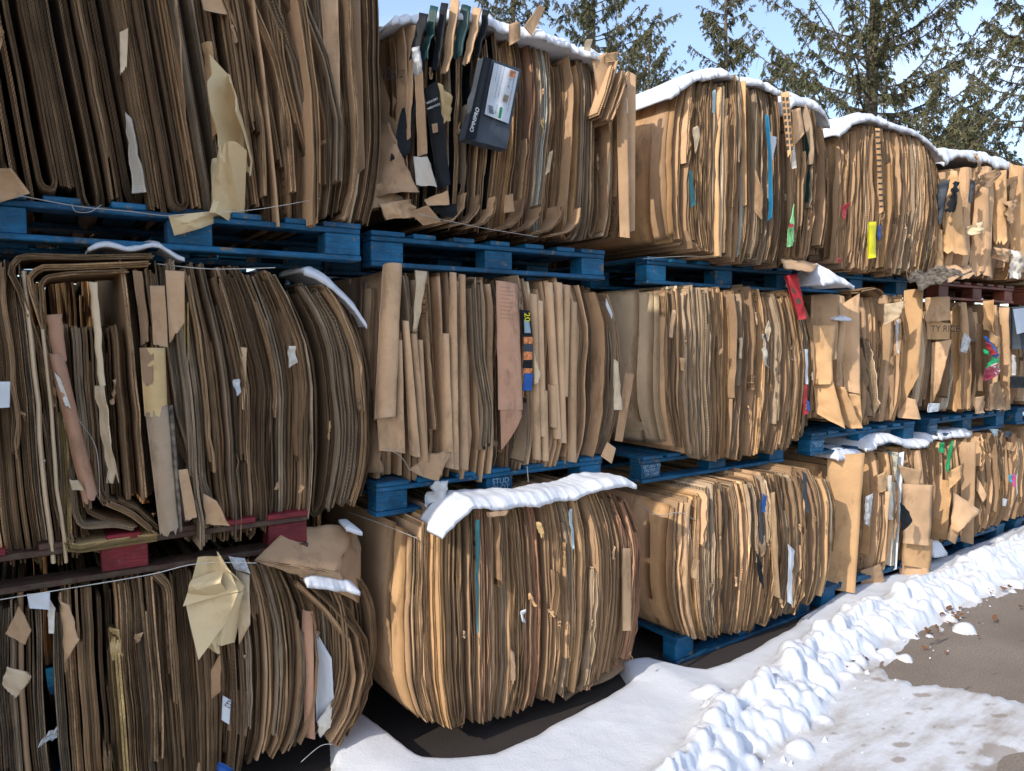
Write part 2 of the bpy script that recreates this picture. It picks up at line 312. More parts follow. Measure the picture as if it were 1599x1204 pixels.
# ---------------------------------------------------------------- bales
class Bale:
    def __init__(s, label, X0, X1, Z0, Z1, Y0, zones, seed, depth=1.0, ins=(.05, .05, .05, .05), bulge=None, ybow=.05, topk=.10, botk=.06, side='tan', nside=3, sidew=.007, lean=0.0, group='cardboard bales stacked in the front wall', wave=.007, density=1.0, cut=(), scraps=0, fz=0.0):
        s.__dict__.update(X0=X0, X1=X1, Z0=Z0, Z1=Z1, Y0=Y0, depth=depth, ins=(bulge,) * 4 if bulge is not None else ins, ybow=ybow, topk=topk, botk=botk, lean=lean, seed=seed, wave=wave)
        rg = np.random.default_rng(seed); s.rg = rg; s.cut = cut
        s.nside = nside; s.fz = fz; s.o = empty('cardboard_bale', ((X0 + X1) / 2, Y0 + depth / 2, Z0)); tag(s.o, label, 'cardboard bale', group)
        x = X0; count = 0
        # broad wrapping sheets on the left side of the bale
        for q in range(nside):
            s.side_panel(x + q * sidew, side if isinstance(side, str) else side[q % len(side)], q)
        x += nside * sidew + .004
        end = X1
        while x < end and count < 98:
            u = (x - X0) / (X1 - X0)
            z = zones[-1][1]
            for ue, zz in zones:
                if u < ue: z = zz; break
            n = int(rg.integers(z.get('n', (1, 5))[0], z.get('n', (1, 5))[1] + 1)); t = z.get('t', .0055) * rg.uniform(.85, 1.2)
            pal = z.get('pal', {'brown': 4, 'grey': 3, 'tan': 2, 'dark': 1}); ks = list(pal); pw = np.array([pal[k] for k in ks], float); m = KR[ks[rg.choice(len(ks), p=pw / pw.sum())]]
            if z.get('printed') and rg.random() < z['printed']: m = (M['black'] if rg.random() < .8 else M['green_black'], m[1])
            dyr = z.get('dy', .022); dy = rg.normal() * dyr + (rg.uniform(.02, .05) if rg.random() < .13 else 0)
            typ = rg.random(); uf = z.get('ufold', .06); ff = z.get('fold', .06); sh = z.get('short', .14)
            zt = s.ztop(u) - abs(rg.normal()) * z.get('zt', .025); zb = s.zbot(u) + abs(rg.normal()) * z.get('zb', .02)
            for (ca, cb, ct, cbm) in s.cut:
                if ca < x < cb: zt = min(zt, ct); zb = max(zb, cbm)
            if typ < uf:
                n = max(n, 2); w = n * t; r = w * .5 + rg.uniform(.003, .018)
                L = zt - zb - r; a = np.linspace(0, 1, 7)[:, None]; zt2 = zt - rg.uniform(0, .25) * (rg.random() < .5)
                v = rg.uniform(1.2, 3.2)       # pointed or round fold
                arc = [(x + w / 2 + r - r * math.cos(q), zb + r * v - r * v * math.sin(q)) for q in np.linspace(0, math.pi, 7)]
                P = [(x + w / 2, zt - (zt - zb - r * v) * k / 7) for k in range(7)] + arc + [(x + w / 2 + 2 * r, zb + r * v + (zt2 - zb - r * v) * k / 7) for k in range(1, 8)]
                s.st(P, n, t, dy, m, wd=z); x += w + 2 * r + rg.uniform(0, z.get('gap', .004))
            elif typ < uf + ff:
                t2 = rg.uniform(*z.get('foldw', (.012, .026))); P = [(x + t2 / 2, q) for q in np.linspace(zt, zb, 10)]
                mm = KR[rg.choice(z.get('foldpal', ['tan', 'tan', 'pale', 'orange', 'brown']))]
                s.st(P, 1, t2, dy - .015, mm, folded=True, wd=z); x += t2 * .9 + rg.uniform(0, .003)
            else:
                w = n * t; K = 12
                P = [(x + w / 2, q) for q in np.linspace(zt, zb, K)]
                if rg.random() < sh:
                    a, b = sorted(rg.uniform(0, 1, 2)); H = zt - zb
                    if rg.random() < .5: a = 0
                    else: b = 1
                    if b - a < .25: b = min(1, a + .35)
                    Q = [(x + w / 2 + rg.normal() * .002, zt - H * q) for q in np.linspace(a, b, K)]
                    s.st(Q, n, t, dy - .02, m, wd=z, zt=.05)
                    n = max(1, n - 2); s.st(P, n, t, dy + .03, KR[rg.choice(['brown', 'grey', 'dark', 'tan'])], wd=z); count += 1
                else:
                    if rg.random() < z.get('hook', .12):   # end bent over at the bottom
                        d = rg.uniform(.01, .05) * (-1 if rg.random() < .7 else 1); P = P[:-1] + [(x + w / 2 + d * .4, zb + .01), (x + w / 2 + d, zb - .002)]
                    s.st(P, n, t, dy, m, wd=z)
                x += w + rg.uniform(0, z.get('gap', .004)) * .6
            count += 1
        s.count = count
        if scraps: s.scrap(int(scraps * .7))
    def ztop(s, u): return s.Z1 - s.topk * abs(2 * u - 1) ** 3 + .02 * float(vn(u * 9, s.seed, 2))
    def zbot(s, u): return s.Z0 + s.botk * abs(2 * u - 1) ** 3 + .015 * float(vn(u * 8, s.seed, 4))
    def warp(s, P):
        P = np.asarray(P, float).copy(); u = (P[:, 0] - s.X0) / (s.X1 - s.X0); q = (P[:, 1] - s.Z0) / (s.Z1 - s.Z0)
        c = 2 * u - 1
        TL, TR, BL, BR = s.ins; amt = np.where(q > .5, np.where(c < 0, TL, TR), np.where(c < 0, BL, BR)); P[:, 0] += -amt * np.sign(c) * np.abs(c) ** 1.5 * np.abs(2 * q - 1) ** 2.4 + s.lean * (q - .5) * np.sin(np.pi * np.clip(u, 0, 1)) + s.wave * (fbm(P[:, 0] * 3 + s.seed, P[:, 1] * 3.3, 1, 3)) * 1.6 + .0022 * vn(P[:, 0] * 11, P[:, 1] * 12, s.seed)
        return P
    def yfront(s, P):
        u = (P[:, 0] - s.X0) / (s.X1 - s.X0); q = (P[:, 1] - s.Z0) / (s.Z1 - s.Z0)
        return s.Y0 + s.ybow * np.abs(2 * q - 1) ** 3 + .05 * np.abs(2 * u - 1) ** 5 + .014 * vn(P[:, 0] * 4, P[:, 1] * 4, s.seed + 9)
    def st(s, P, n, t, dy, m, folded=False, wd={}, zt=.02):
        W = s.warp(P); y = s.yfront(np.asarray(P, float)) + dy
        y = y + .006 * vn(W[:, 1] * 9 + dy * 900, W[:, 0] * 0 + s.seed, 7)
        return stack('folded_sheet' if folded else 'cardboard_sheet', s.o, W, n, t, y, s.Y0 + s.depth, list(m), s.rg, ydy=wd.get('ydy', .008), zt=zt, groove=.004 if folded else wd.get('groove', .014), folded=folded)
    def side_panel(s, x, mat, q):
        nz, ny = 34, 18; u = 0.0; nside_ = s.nside; rr = np.random.default_rng(s.seed * 7 + q); cz = rr.uniform(s.Z0 + .1, s.Z1 - .1, 3); ca = rr.uniform(-.004, .004, 3); cw = rr.uniform(-.5, .5, 3)
        zs = np.linspace(s.ztop(0) - .005 - .01 * q, s.zbot(0) + .005 + .012 * q, nz); ys = np.linspace(0, 1, ny)
        P = np.zeros((nz, ny, 3))
        for i, z in enumerate(zs):
            W = s.warp([(x, z)])[0]; y0 = s.yfront(np.array([[x, z]]))[0] + ((.13, .03, .0, .0, .0, .0)[q] if nside_ > 2 else 0) + .005 * float(vn(z * 5, q * 3.0, s.seed))
            for j, f in enumerate(ys):
                y = y0 + (s.Y0 + s.depth - y0) * f
                P[i, j] = (W[0] + .018 * (1 - (1 - f) ** 2) * 0 - .012 * math.sin(f * 3) + .006 * float(fbm(y * 4 + q, z * 4, s.seed)) + sum(A * 1.6 * max(0, 1 - abs(z - Z - Wd * (y - s.Y0)) / .03) for A, Z, Wd in zip(ca, cz, cw)), y, z)
        grid_sheet('side_panel', s.o, P[:, ::-1], .004, list(KR[mat]))
    def px(s, pts, n, t, Y, mat='tan', K=16, **k):   # a hand-placed run of plies following pixels
        P = [at(x, y, Y) for x, y in pts]; m = KR[mat]
        return stack('cardboard_sheet', s.o, [(p[0], p[2]) for p in P], n, t, Y, Y + .35, list(m), s.rg, K=K, **k)
    def flap(s, px, Y, mat='tan', **k): Y = (Y,) * 4 if np.ndim(Y) == 0 else Y; return flap(s.o, px, tuple(y + s.fz for y in Y), mat, **k)
    def text(s, t, p0, p1, h, Y, mat='ink', **k): return text(k.pop('on', s.o), t, p0, p1, h, Y, mat, **k)
    def scrap(s, n):
        rg = s.rg
        for q in range(n):
            x = rg.uniform(s.X0 + .12, s.X1 - .06); z = rg.uniform(s.Z0 + .12, s.Z1 - .12); w, h = rg.uniform(.005, .016), rg.uniform(.015, .08); y = s.Y0 - rg.uniform(.012, .035); tl = rg.normal() * .012
            nu, nv = 4, 7; P = np.zeros((nu, nv, 3)); tp = rg.uniform(.2, 1); sd = rg.random() * 99; ry = rg.uniform(-.02, .02)
            for i in range(nu):
                for j in range(nv):
                    u = i / (nu - 1) - .5; v = j / (nv - 1); P[i, j] = (x + w * u * (1 - (1 - tp) * v) + tl * v + .003 * rg.normal(), y + ry * u + .006 * float(vn(v * 4, u * 3, sd)), z - h * v + .004 * rg.normal())
            grid_sheet('torn_scrap', s.o, P, .0015, list(KR[['tan', 'tan', 'brown', 'golden', 'orange', 'tan', 'grey'][int(rg.integers(0, 7))]]))
    def wire(s, px, Y, r=.0016, mat='wire', name='baling_wire'):
        if np.ndim(Y) == 0: Y = (Y,) * len(px)
        return tube(name, s.o, [at(x, y, yy) for (x, y), yy in zip(px, Y)], r, mat, 5)

OLD = {'brown': 4, 'grey': 3, 'tan': 2, 'dark': 1.5}
WARM = {'brown': 4, 'grey': 2, 'tan': 4, 'orange': 2, 'white': .3}
MIX = {'brown': 5, 'grey': 4, 'tan': 3, 'orange': .6, 'white': .5, 'dark': .8, 'red': .2}
# ------------- top row
t1 = Bale('dark topmost bale of thick double wall cardboard with a long crumpled kraft paper strip', -.36, 1.13, 2.065, 3.32, -.035, [
    (.37, dict(n=(2, 4), t=.0085, ufold=.42, gap=.014, dy=.035, pal={'brown': 4, 'dark': 3, 'tan': .6}, zb=.05, short=.1)),
    (.60, dict(n=(1, 4), t=.0065, ufold=.18, gap=.012, dy=.04, fold=.14, pal={'brown': 4, 'dark': 1.5, 'tan': 2, 'grey': 1}, zb=.05)),
    (1.0, dict(n=(3, 6), t=.0058, ufold=.05, fold=.03, gap=.004, dy=.035, pal={'brown': 4, 'tan': 1.6, 'grey': 1, 'dark': 1}, short=.06, zb=.03))],
    11, lean=-.20, ins=(.0, .03, .03, .05), scraps=5, side='brown', topk=.05, botk=.05, ybow=.04)
pp = t1.flap([(350, 104), (384, 150), (390, 275), (352, 236)], (-.05, -.10, -.09, -.06), 'paper', name='kraft_paper', crumple=.022, nu=30, nv=44, bend=.02, folds=16, smooth=False)
t1.flap([(346, 232), (391, 250), (372, 340), (326, 330)], (-.07, -.11, -.07, -.09), 'paper', name='kraft_paper', crumple=.022, nu=30, nv=30, bend=.02, folds=14, smooth=False)
t1.flap([(262, 336), (372, 326), (350, 345), (272, 368)], (-.05, -.06, -.03, -.04), 'paper', name='kraft_paper', crumple=.012, nu=24, nv=12, folds=7, smooth=False)
t1.flap([(330, 250), (352, 240), (345, 330), (330, 320)], -.05, 'paper', name='kraft_paper', crumple=.012)
t1.flap([(312, -6), (358, -6), (357, 24), (318, 16)], -.05, 'tan')
t1.flap([(187, 50), (200, 44), (198, 108), (188, 120)], -.055, 'pale', torn=.2)
t1.flap([(-10, 262), (18, 264), (47, 302), (-10, 320)], (-.04, -.09, -.06, -.03), 'tan')
t1.flap([(316, 70), (332, 65), (346, 205), (333, 220)], (-.02, -.06, -.05, -.02), 'orange', bend=.01)
t1.flap([(260, -5), (277, -5), (294, 250), (282, 250)], (-.02, -.05, -.05, -.02), 'tan')
t1.flap([(196, 175), (204, 185), (228, 300), (206, 302)], (-.0, -.05, -.06, -.0), 'white')
t1.flap([(500, -5), (528, -5), (533, 240), (520, 245)], (-.0, -.04, -.04, -.02), 'tan')
t1.flap([(540, -5), (562, -5), (570, 262), (555, 275)], (-.0, -.03, -.03, -.02), 'brown')
t1.flap([(452, 20), (458, 20), (490, 265), (478, 268)], (-.03, -.05, -.05, -.03), 'golden')
t1.px([(432, -10), (440, 90), (466, 200), (486, 268)], 3, .006, -.055, 'tan')
for q, (x0, x1, yb) in enumerate(((405, 428, 262), (430, 447, 300), (462, 478, 255), (486, 497, 290), (388, 402, 310), (508, 516, 285))):
    t1.px([(x0 - 40, -10), (x0, 90), (x0 + 22, 190), (x1 + 12, yb)], 2 + q % 3, .0062, -.05 - .012 * (q % 3), ('brown', 'tan', 'grey')[q % 3], ydy=.012)
t1.wire([(28, 305), (120, 322), (200, 330), (262, 337), (300, 334)], -.07, .0016)
t1.wire([(112, 318), (118, 330), (140, 331), (158, 320)], -.08, .0012)
t1.wire([(300, 334), (400, 327), (500, 310)], -.07, .0010, 'twine', 'twine')
t2 = Bale('snow topped bale with a slate grey labelled box and black boxes in its left half', 1.25, 2.50, 2.12, 3.00, .04, [
    (.36, dict(n=(1, 3), t=.006, ufold=.08, gap=.010, dy=.035, printed=.42, pal={'brown': 3, 'tan': 2, 'dark': 2, 'grey': 2}, short=.3, fold=.08, hook=.3)),
    (.72, dict(n=(1, 4), t=.0050, gap=.003, dy=.016, pal=MIX, hook=.35, ufold=.04)),
    (1.0, dict(n=(1, 4), t=.0052, gap=.004, dy=.024, pal=WARM, hook=.3, fold=.12))],
    12, lean=.05, ins=(.0, .03, .02, .02), scraps=12, side=('tan', 'brown'), topk=.10, botk=.05)
f = t2.flap([(582, 42), (652, 40), (640, 215), (592, 265)], (.28, .01, -.01, .2), 'tan', name='torn_box_panel', torn=.06, nu=14, nv=14, crumple=.006)
text(f, '12212', (602, 132), (624, 129), .036, (.10, .03), 'ink', push=.03); text(f, 'LOW', (606, 116), (616, 114), .016, (.12, .09), 'brown_ink', push=.03)
t2.flap([(575, 205), (606, 190), (652, 298), (540, 318)], (.2, .06, -.03, .12), 'brown', name='torn_box_panel', nu=12, nv=12, crumple=.012)
t2.flap([(628, 170), (650, 158), (640, 240), (610, 252)], (.05, .0, .0, .04), 'black', name='printed_box')
t2.flap([(648, 110), (660, 110), (668, 240), (652, 245)], (-.0, -.03, -.03, -.0), 'tan')
t2.flap([(642, 75), (656, 72), (660, 120), (648, 130)], (-.02, -.03, -.03, -.0), 'silver', name='torn_film', crumple=.015)
f = t2.flap([(662, 140), (683, 126), (704, 288), (684, 298)], (-.02, -.07, -.05, -.02), 'black', name='printed_box', crumple=.003, bend=.008)
text(f, 'HICKORY', (667, 163), (683, 156), .008, (-.05, -.075), 'white_ink', push=.008); text(f, 'HARDWOOD', (668, 172), (685, 165), .008, (-.05, -.075), 'white_ink', push=.008, sx=.8)
f2 = flap(f, [(674, 194), (683, 192), (684, 206), (676, 208)], (-.062, -.075, -.075, -.062), 'brown', 'printed_logo', crumple=0, nu=3, nv=3, thick=.001)
t2.flap([(683, 128), (702, 152), (702, 190), (690, 194)], (-.06, -.03, -.03, -.05), 'golden', crumple=.012, torn=.1)
t2.flap([(645, 245), (668, 244), (682, 294), (650, 290)], (-.02, -.04, -.05, -.02), 'white', torn=.15, crumple=.01)
for x0, y0, x1, y1, wd in ((655, 20, 640, 90, 14), (672, 8, 655, 95, 12), (690, 5, 672, 110, 12), (706, 0, 688, 115, 13), (722, 8, 706, 90, 14), (741, 12, 722, 100, 12), (755, 15, 738, 90, 10)):
    t2.flap([(x0, y0), (x0 + wd, y0 + 3), (x1 + wd, y1), (x1, y1 + 6)], (-.0, -.035, -.03, -.0), ('black', 'tan', 'green_black', 'orange', 'black')[int(x0) % 5], name='bent_sheet', torn=.1, crumple=.008)
f = t2.flap([(756, 89), (813, 108), (791, 233), (727, 216)], (-.085, -.075, -.10, -.09), 'slate', name='printed_box', crumple=.0025, thick=.05, smooth=False)
g = flap(f, [(755.5, 88), (768, 92), (743, 217), (726, 217)], (-.088, -.098, -.104, -.094), 'black', 'printed_spine', crumple=0, nu=3, nv=3, thick=.002)
text(g, 'OMNIPRO', (737, 208), (746, 176), .017, (-.108, -.105), 'white_ink', push=.006)
g = flap(f, [(772, 98), (810, 112), (794, 193), (757, 178)], (-.094, -.087, -.102, -.104), 'label', 'shipping_label', crumple=0, nu=3, nv=3, thick=.0015)
def lab(px, mat, nm='label_print'): flap(g, px, -.107, mat, nm, crumple=0, nu=2, nv=2, thick=.0006)
text(g, 'Engineered Hickory Flooring 1/2 in', (802, 121), (794, 160), .0075, -.108, 'ink', push=.002); text(g, '7" x 48"', (795, 122), (791, 140), .010, -.108, 'ink', push=.002)
text(g, 'Made to fit with floating or glued installation', (787, 104), (775, 160), .0055, -.108, 'ink', push=.002); text(g, 'Store flat and keep dry before opening carton', (782, 103), (770, 160), .0055, -.108, 'ink', push=.002)
text(g, 'Do not install wet boards', (777, 103), (768, 150), .0045, -.108, 'ink', push=.002); text(g, 'A-Grade', (775, 163), (773, 174), .008, -.108, 'ink', push=.002)
lab([(797, 109), (806, 112), (804, 122), (795, 119)], 'orangep', 'label_logo'); lab([(781, 167), (785, 168), (782, 185), (778, 184)], 'greenp'); lab([(788, 147), (795, 150), (792, 160), (785, 157)], 'grey')
for q in range(6): lab([(763 + q * .3, 164 + q * 2.2), (770 + q * .3, 166 + q * 2.2), (769.8 + q * .3, 167 + q * 2.2), (762.8 + q * .3, 165 + q * 2.2)], 'ink', 'barcode')
t2.flap([(795, 38), (812, 34), (812, 62), (794, 72)], -.03, 'tan', bend=.012); t2.flap([(818, 42), (842, 8), (851, 12), (832, 56)], (-.03, -.05, -.04, -.03), 'tan')
t2.flap([(924, 92), (948, 82), (958, 100), (938, 178)], (.0, -.05, -.03, -.01), 'tan'); t2.flap([(944, 84), (968, 80), (962, 96), (944, 98)], -.04, 'orange')
for x0, y0, x1, y1 in ((966, 95, 938, 185), (974, 108, 948, 190), (982, 112, 955, 190), (958, 100, 934, 180)):
    t2.px([(x0, y0), ((x0 + x1) / 2 + 2, (y0 + y1) / 2), (x1, y1)], 2, .006, -.06, 'tan', K=8)
t2.flap([(962, 138), (979, 138), (984, 372), (968, 370)], (-.0, -.045, -.05, -.01), 'tan', bend=.006); t2.flap([(979, 110), (993, 118), (991, 360), (983, 362)], (-.01, -.03, -.03, -.01), 'tan')
t2.flap([(915, 62), (925, 62), (922, 80), (912, 78)], -.03, 'pale')
t2.flap([(858, 238), (864, 234), (858, 268), (851, 274)], -.045, 'pale', crumple=.001); t2.flap([(790, 305), (800, 302), (803, 330), (786, 332)], (-.02, -.05, -.06, -.03), 'brown')
t2.flap([(640, 330), (668, 320), (690, 346), (660, 352)], (.0, -.05, -.04, .0), 'brown'); t2.flap([(662, 312), (700, 298), (702, 320), (668, 322)], (-.0, -.05, -.05, -.02), 'tan'); t2.flap([(674, 322), (712, 318), (715, 340), (690, 338)], (-.0, -.03, -.03, -.0), 'black')
for x0 in (700, 722, 748, 790, 818, 850, 880):        # ends curling under at the bottom
    t2.px([(x0 + 28, 300 + (x0 - 700) * .12), (x0 + 25, 325 + (x0 - 700) * .12), (x0 + 8, 345 + (x0 - 700) * .1), (x0 - 22, 350 + (x0 - 700) * .1)], 2, .0055, -.03, 'brown' if x0 % 4 else 'tan', K=14)
for px, y in (([(430, 322), (470, 318), (480, 345), (436, 350)], .10), ([(470, 330), (515, 312), (540, 338), (482, 352)], .16), ([(505, 318), (560, 300), (590, 330), (520, 345)], .14), ([(540, 300), (600, 285), (632, 318), (560, 332)], .06), ([(590, 318), (640, 312), (652, 340), (600, 345)], .04)):
    t2.flap(px, y, 'brown' if y > .05 else 'tan', name='torn_box_panel', crumple=.02, torn=.15, nu=10, nv=8)
t2.wire([(650, 333), (700, 345), (760, 357), (840, 370)], -.05, .0014)
t3 = Bale('snow capped topmost bale with a bright blue strip and an orange honeycomb strip at right', 2.66, 3.96, 2.08, 3.05, -.10, [
    (.14, dict(n=(2, 4), t=.0048, pal={'tan': 4, 'brown': 2, 'orange': 2}, dy=.008, ufold=0, gap=.001)),
    (.62, dict(n=(2, 4), t=.0046, pal=MIX, dy=.007, gap=.0015)), (1.0, dict(n=(1, 4), t=.0046, pal={'brown': 4, 'grey': 3, 'tan': 2, 'dark': 2}, dy=.009, printed=.08, gap=.002))],
    13, fz=-.085, ins=(.15, .06, .14, .02), scraps=10, side=('orange', 'tan', 'orange'), nside=3, sidew=.007, topk=.12, botk=.10, ybow=.04)
t3.flap([(1194, 178), (1199, 182), (1205, 340), (1199, 346)], (-.05, -.08, -.08, -.05), 'blue2', name='printed_sheet', bendv=.01); t3.flap([(1200, 212), (1214, 214), (1206, 250), (1201, 248)], -.06, 'label', name='printed_sheet')
f = t3.flap([(1219, 145), (1232, 142), (1238, 232), (1230, 246)], (-.05, -.07, -.07, -.05), 'orange', name='honeycomb_strip', crumple=.002)
for q in range(9):
    for r in range(2): flap(f, [(1221.5 + r * 6 + q * .9, 152 + q * 9.6), (1225 + r * 6 + q * .9, 151 + q * 9.6), (1225.5 + r * 6 + q * .9, 157 + q * 9.6), (1222 + r * 6 + q * .9, 158 + q * 9.6)], -.163, 'weather', 'cell_opening', crumple=0, nu=2, nv=2, thick=.001)
t3.flap([(1236, 172), (1250, 168), (1256, 208), (1242, 225)], (-.03, -.06, -.05, -.03), 'tan', bend=.01); t3.flap([(1236, 230), (1242, 228), (1244, 262), (1237, 264)], -.07, 'white')
t3.flap([(1234, 348), (1239, 322), (1240, 318), (1239, 380)], -.07, 'lime', name='printed_sheet'); t3.flap([(1231, 355), (1238, 348), (1238, 384), (1229, 386)], -.06, 'lime', name='printed_sheet'); t3.flap([(1233, 350), (1238, 349), (1238, 354), (1232, 356)], -.075, 'redp', name='printed_sheet')
t3.flap([(1076, 265), (1080, 268), (1086, 318), (1078, 325)], -.03, 'teal', name='printed_sheet'); t3.flap([(1082, 200), (1090, 196), (1093, 210), (1086, 240)], -.05, 'pale'); t3.flap([(1180, 262), (1192, 300), (1190, 345), (1178, 330)], (-.03, -.07, -.06, -.03), 'brown', crumple=.015); t3.flap([(1112, 142), (1117, 140), (1116, 178), (1112, 176)], -.04, 'lightblue', name='printed_sheet')
t3.flap([(1156, 92 + 35), (1164, 126), (1166, 320), (1160, 322)], (-.01, -.04, -.04, -.02), 'orange', crumple=.002)
t3.wire([(1004, 404), (1080, 400), (1150, 404), (1200, 400)], -.04, .0014)
t4 = Bale('snow capped topmost bale with a bright yellow tag and small red scraps', 4.10, 5.38, 2.09, 3.05, -.06, [
    (1.0, dict(n=(1, 4), t=.0048, pal={'brown': 4, 'grey': 3, 'tan': 4, 'orange': 1}, dy=.007, gap=.002, fold=.02))],
    14, fz=-.075, ins=(.06, .12, .04, .01), scraps=8, side=('orange', 'tan'), nside=3, topk=.14, botk=.04)
t4.flap([(1356, 347), (1368, 346), (1368, 402), (1355, 404)], -.03, 'yellow', name='yellow_tag', crumple=.002, bend=.006); t4.flap([(1315, 322), (1327, 316), (1324, 328), (1316, 344)], -.03, 'redp', name='red_scrap', crumple=.01); t4.flap([(1308, 403), (1313, 403), (1313, 410), (1308, 410)], -.03, 'redp', name='red_scrap')
t4.flap([(1372, 352), (1376, 352), (1376, 372), (1372, 376)], -.01, 'bluep', name='printed_sheet')
f = t4.flap([(1366, 200), (1374, 201), (1380, 330), (1373, 334)], (-.0, -.02, -.02, -.0), 'orange', name='honeycomb_strip', crumple=.004)
for q in range(14): flap(f, [(1367 + q * .5, 204 + q * 9), (1374 + q * .5, 204 + q * 9), (1374 + q * .5, 207 + q * 9), (1367 + q * .5, 207 + q * 9)], -.099, 'weather', 'cell_opening', crumple=0, nu=2, nv=2, thick=.001)
t5 = Bale('ragged topmost bale of big torn box panels and dark flaps, near the right edge', 5.46, 6.86, 2.12, 2.98, .0, [
    (1.0, dict(n=(1, 2), t=.009, pal={'tan': 4, 'orange': 3, 'brown': 2}, fold=.45, foldw=(.05, .13), dy=.05, gap=.02, short=.3, foldpal=['tan', 'orange', 'tan', 'brown']))],
    15, bulge=.05, side='tan', topk=.10, botk=.04, wave=.02)
for px, y, m_ in (([(1478, 270), (1497, 268), (1512, 400), (1470, 398)], (-.02, -.10, -.12, -.03), 'orange'), ([(1462, 290), (1484, 280), (1470, 350), (1457, 356)], (-.02, -.10, -.06, -.0), 'slate'), ([(1486, 282), (1490, 284), (1486, 330), (1474, 332)], (-.08, -.14, -.14, -.08), 'black'),
                  ([(1524, 290), (1545, 295), (1550, 440), (1512, 432)], (-.04, -.12, -.08, -.0), 'tan'), ([(1545, 270), (1572, 265), (1573, 385), (1552, 382)], (-.02, -.12, -.10, -.04), 'orange'), ([(1510, 355), (1532, 345), (1534, 362), (1512, 368)], (-.1, -.14, -.14, -.1), 'pale'),
                  ([(1575, 255), (1600, 262), (1600, 430), (1578, 430)], (-.02, -.10, -.10, -.04), 'orange'), ([(1552, 386), (1574, 388), (1570, 410), (1550, 404)], (-.13, -.13, -.12, -.1), 'tan'), ([(1576, 390), (1596, 394), (1592, 437), (1576, 437)], (-.1, -.12, -.12, -.1), 'white'),
                  ([(1513, 290), (1522, 240), (1526, 240), (1522, 292)], (-.05, -.09, -.09, -.05), 'tan'), ([(1515, 282), (1523, 286), (1517, 322), (1512, 318)], (-.1, -.13, -.13, -.1), 'slate'), ([(1568, 282), (1590, 275), (1584, 330), (1572, 345)], (-.04, -.13, -.13, -.06), 'dark'), ([(1456, 350), (1472, 360), (1474, 425), (1458, 428)], (.02, -.04, -.04, .0), 'orange'),
                  ([(1528, 275), (1562, 262), (1560, 275), (1524, 310)], (-.05, -.12, -.12, -.05), 'brown'), ([(1570, 315), (1582, 312), (1577, 350), (1570, 352)], -.12, 'tan')):
    t5.flap(px, y, m_, name='torn_panel', torn=.12, crumple=.02, bend=.02, nu=10, nv=12)
f = t5.flap([(1412, 433), (1470, 420), (1522, 428), (1445, 452)], (-.12, -.06, -.22, -.30), 'weather', name='torn_panel', torn=.2, crumple=.03, nu=14, nv=10)
t5.flap([(1470, 418), (1512, 418), (1524, 432), (1480, 444)], (-.02, -.02, -.24, -.3), 'tan', name='torn_panel', torn=.2, crumple=.02)
# ------------- middle row
m1 = Bale('weathered bale with splayed sheets, a reddish strip and a split board above the red pallet', -.36, 1.10, .955, 1.95, -.04, [
    (.30, dict(n=(2, 5), t=.0050, pal={'brown': 4, 'grey': 3, 'tan': 2}, dy=.02, ufold=.02, hook=0)),
    (.62, dict(n=(1, 4), t=.0070, pal=OLD, dy=.035, ufold=.08, gap=.012, short=.25, fold=.05, foldpal=['tan', 'brown'])),
    (1.0, dict(n=(2, 5), t=.0052, pal={'brown': 4, 'grey': 4, 'tan': 2, 'dark': 1}, dy=.018, ufold=.10, hook=.25, gap=.003))],
    21, fz=-.03, ins=(.03, .22, .03, .08), scraps=14, lean=-.07, side='brown', topk=.09, botk=.07, wave=.013, cut=((.02, .26, 1.72, 0), (.10, .36, 1.95, 1.14)))
for q, pts in enumerate(([(243, 400), (140, 402), (34, 400), (22, 408), (16, 425), (30, 450), (60, 540), (75, 600)], [(236, 412), (120, 417), (62, 418), (46, 434), (52, 460), (78, 540), (88, 620)], [(205, 423), (110, 427), (72, 432), (64, 445), (66, 480), (70, 520)])):
    m1.px(pts, 3 - (q == 2), .0062, -.045 - .008 * q, ('brown', 'tan', 'brown')[q], K=30, ydy=.01)
for q, pts in enumerate(([(88, 590), (100, 700), (104, 780), (106, 848), (112, 858), (246, 838)], [(100, 640), (112, 740), (118, 800), (128, 822), (180, 818), (215, 825)], [(95, 560), (118, 700), (128, 770), (140, 802), (165, 812), (200, 818)])):
    m1.px(pts, 4 - q, .0066, -.05 + .008 * q, ('golden', 'grey', 'brown')[q], K=26, ydy=.01)
m1.px([(165, 785), (205, 802), (250, 838)], 3, .006, -.07, 'tan', K=8); m1.px([(180, 780), (215, 795), (248, 825)], 2, .006, -.04, 'brown', K=8)
for px, y, m_ in (([(258, 422), (288, 424), (288, 505), (265, 538)], (-.05, -.06, -.07, -.05), 'tan'), ([(234, 446), (257, 446), (263, 545), (240, 540)], (-.04, -.06, -.06, -.04), 'tan'), ([(208, 422), (222, 424), (233, 535), (222, 540)], (-.02, -.04, -.04, -.01), 'brown'),
                  ([(278, 734), (293, 732), (308, 808), (290, 815)], -.07, 'tan'), ([(318, 770), (338, 782), (358, 822), (322, 820)], (-.04, -.07, -.09, -.04), 'tan'), ([(376, 542), (386, 543), (382, 640), (378, 640)], -.05, 'tan')):
    m1.flap(px, y, m_, torn=.05)
m1.flap([(76, 552), (100, 552), (154, 775), (132, 795)], (-.04, -.05, -.05, -.04), 'red', name='rolled_strip', bend=.03, crumple=.006, torn=.06, nu=12); m1.flap([(73, 492), (96, 490), (106, 566), (82, 556)], (-.03, -.05, -.05, -.03), 'red', name='rolled_strip', bend=.02, torn=.1, nu=12)
m1.flap([(84, 580), (94, 590), (112, 640), (102, 635)], -.075, 'white', name='torn_paper', crumple=.01, torn=.15)
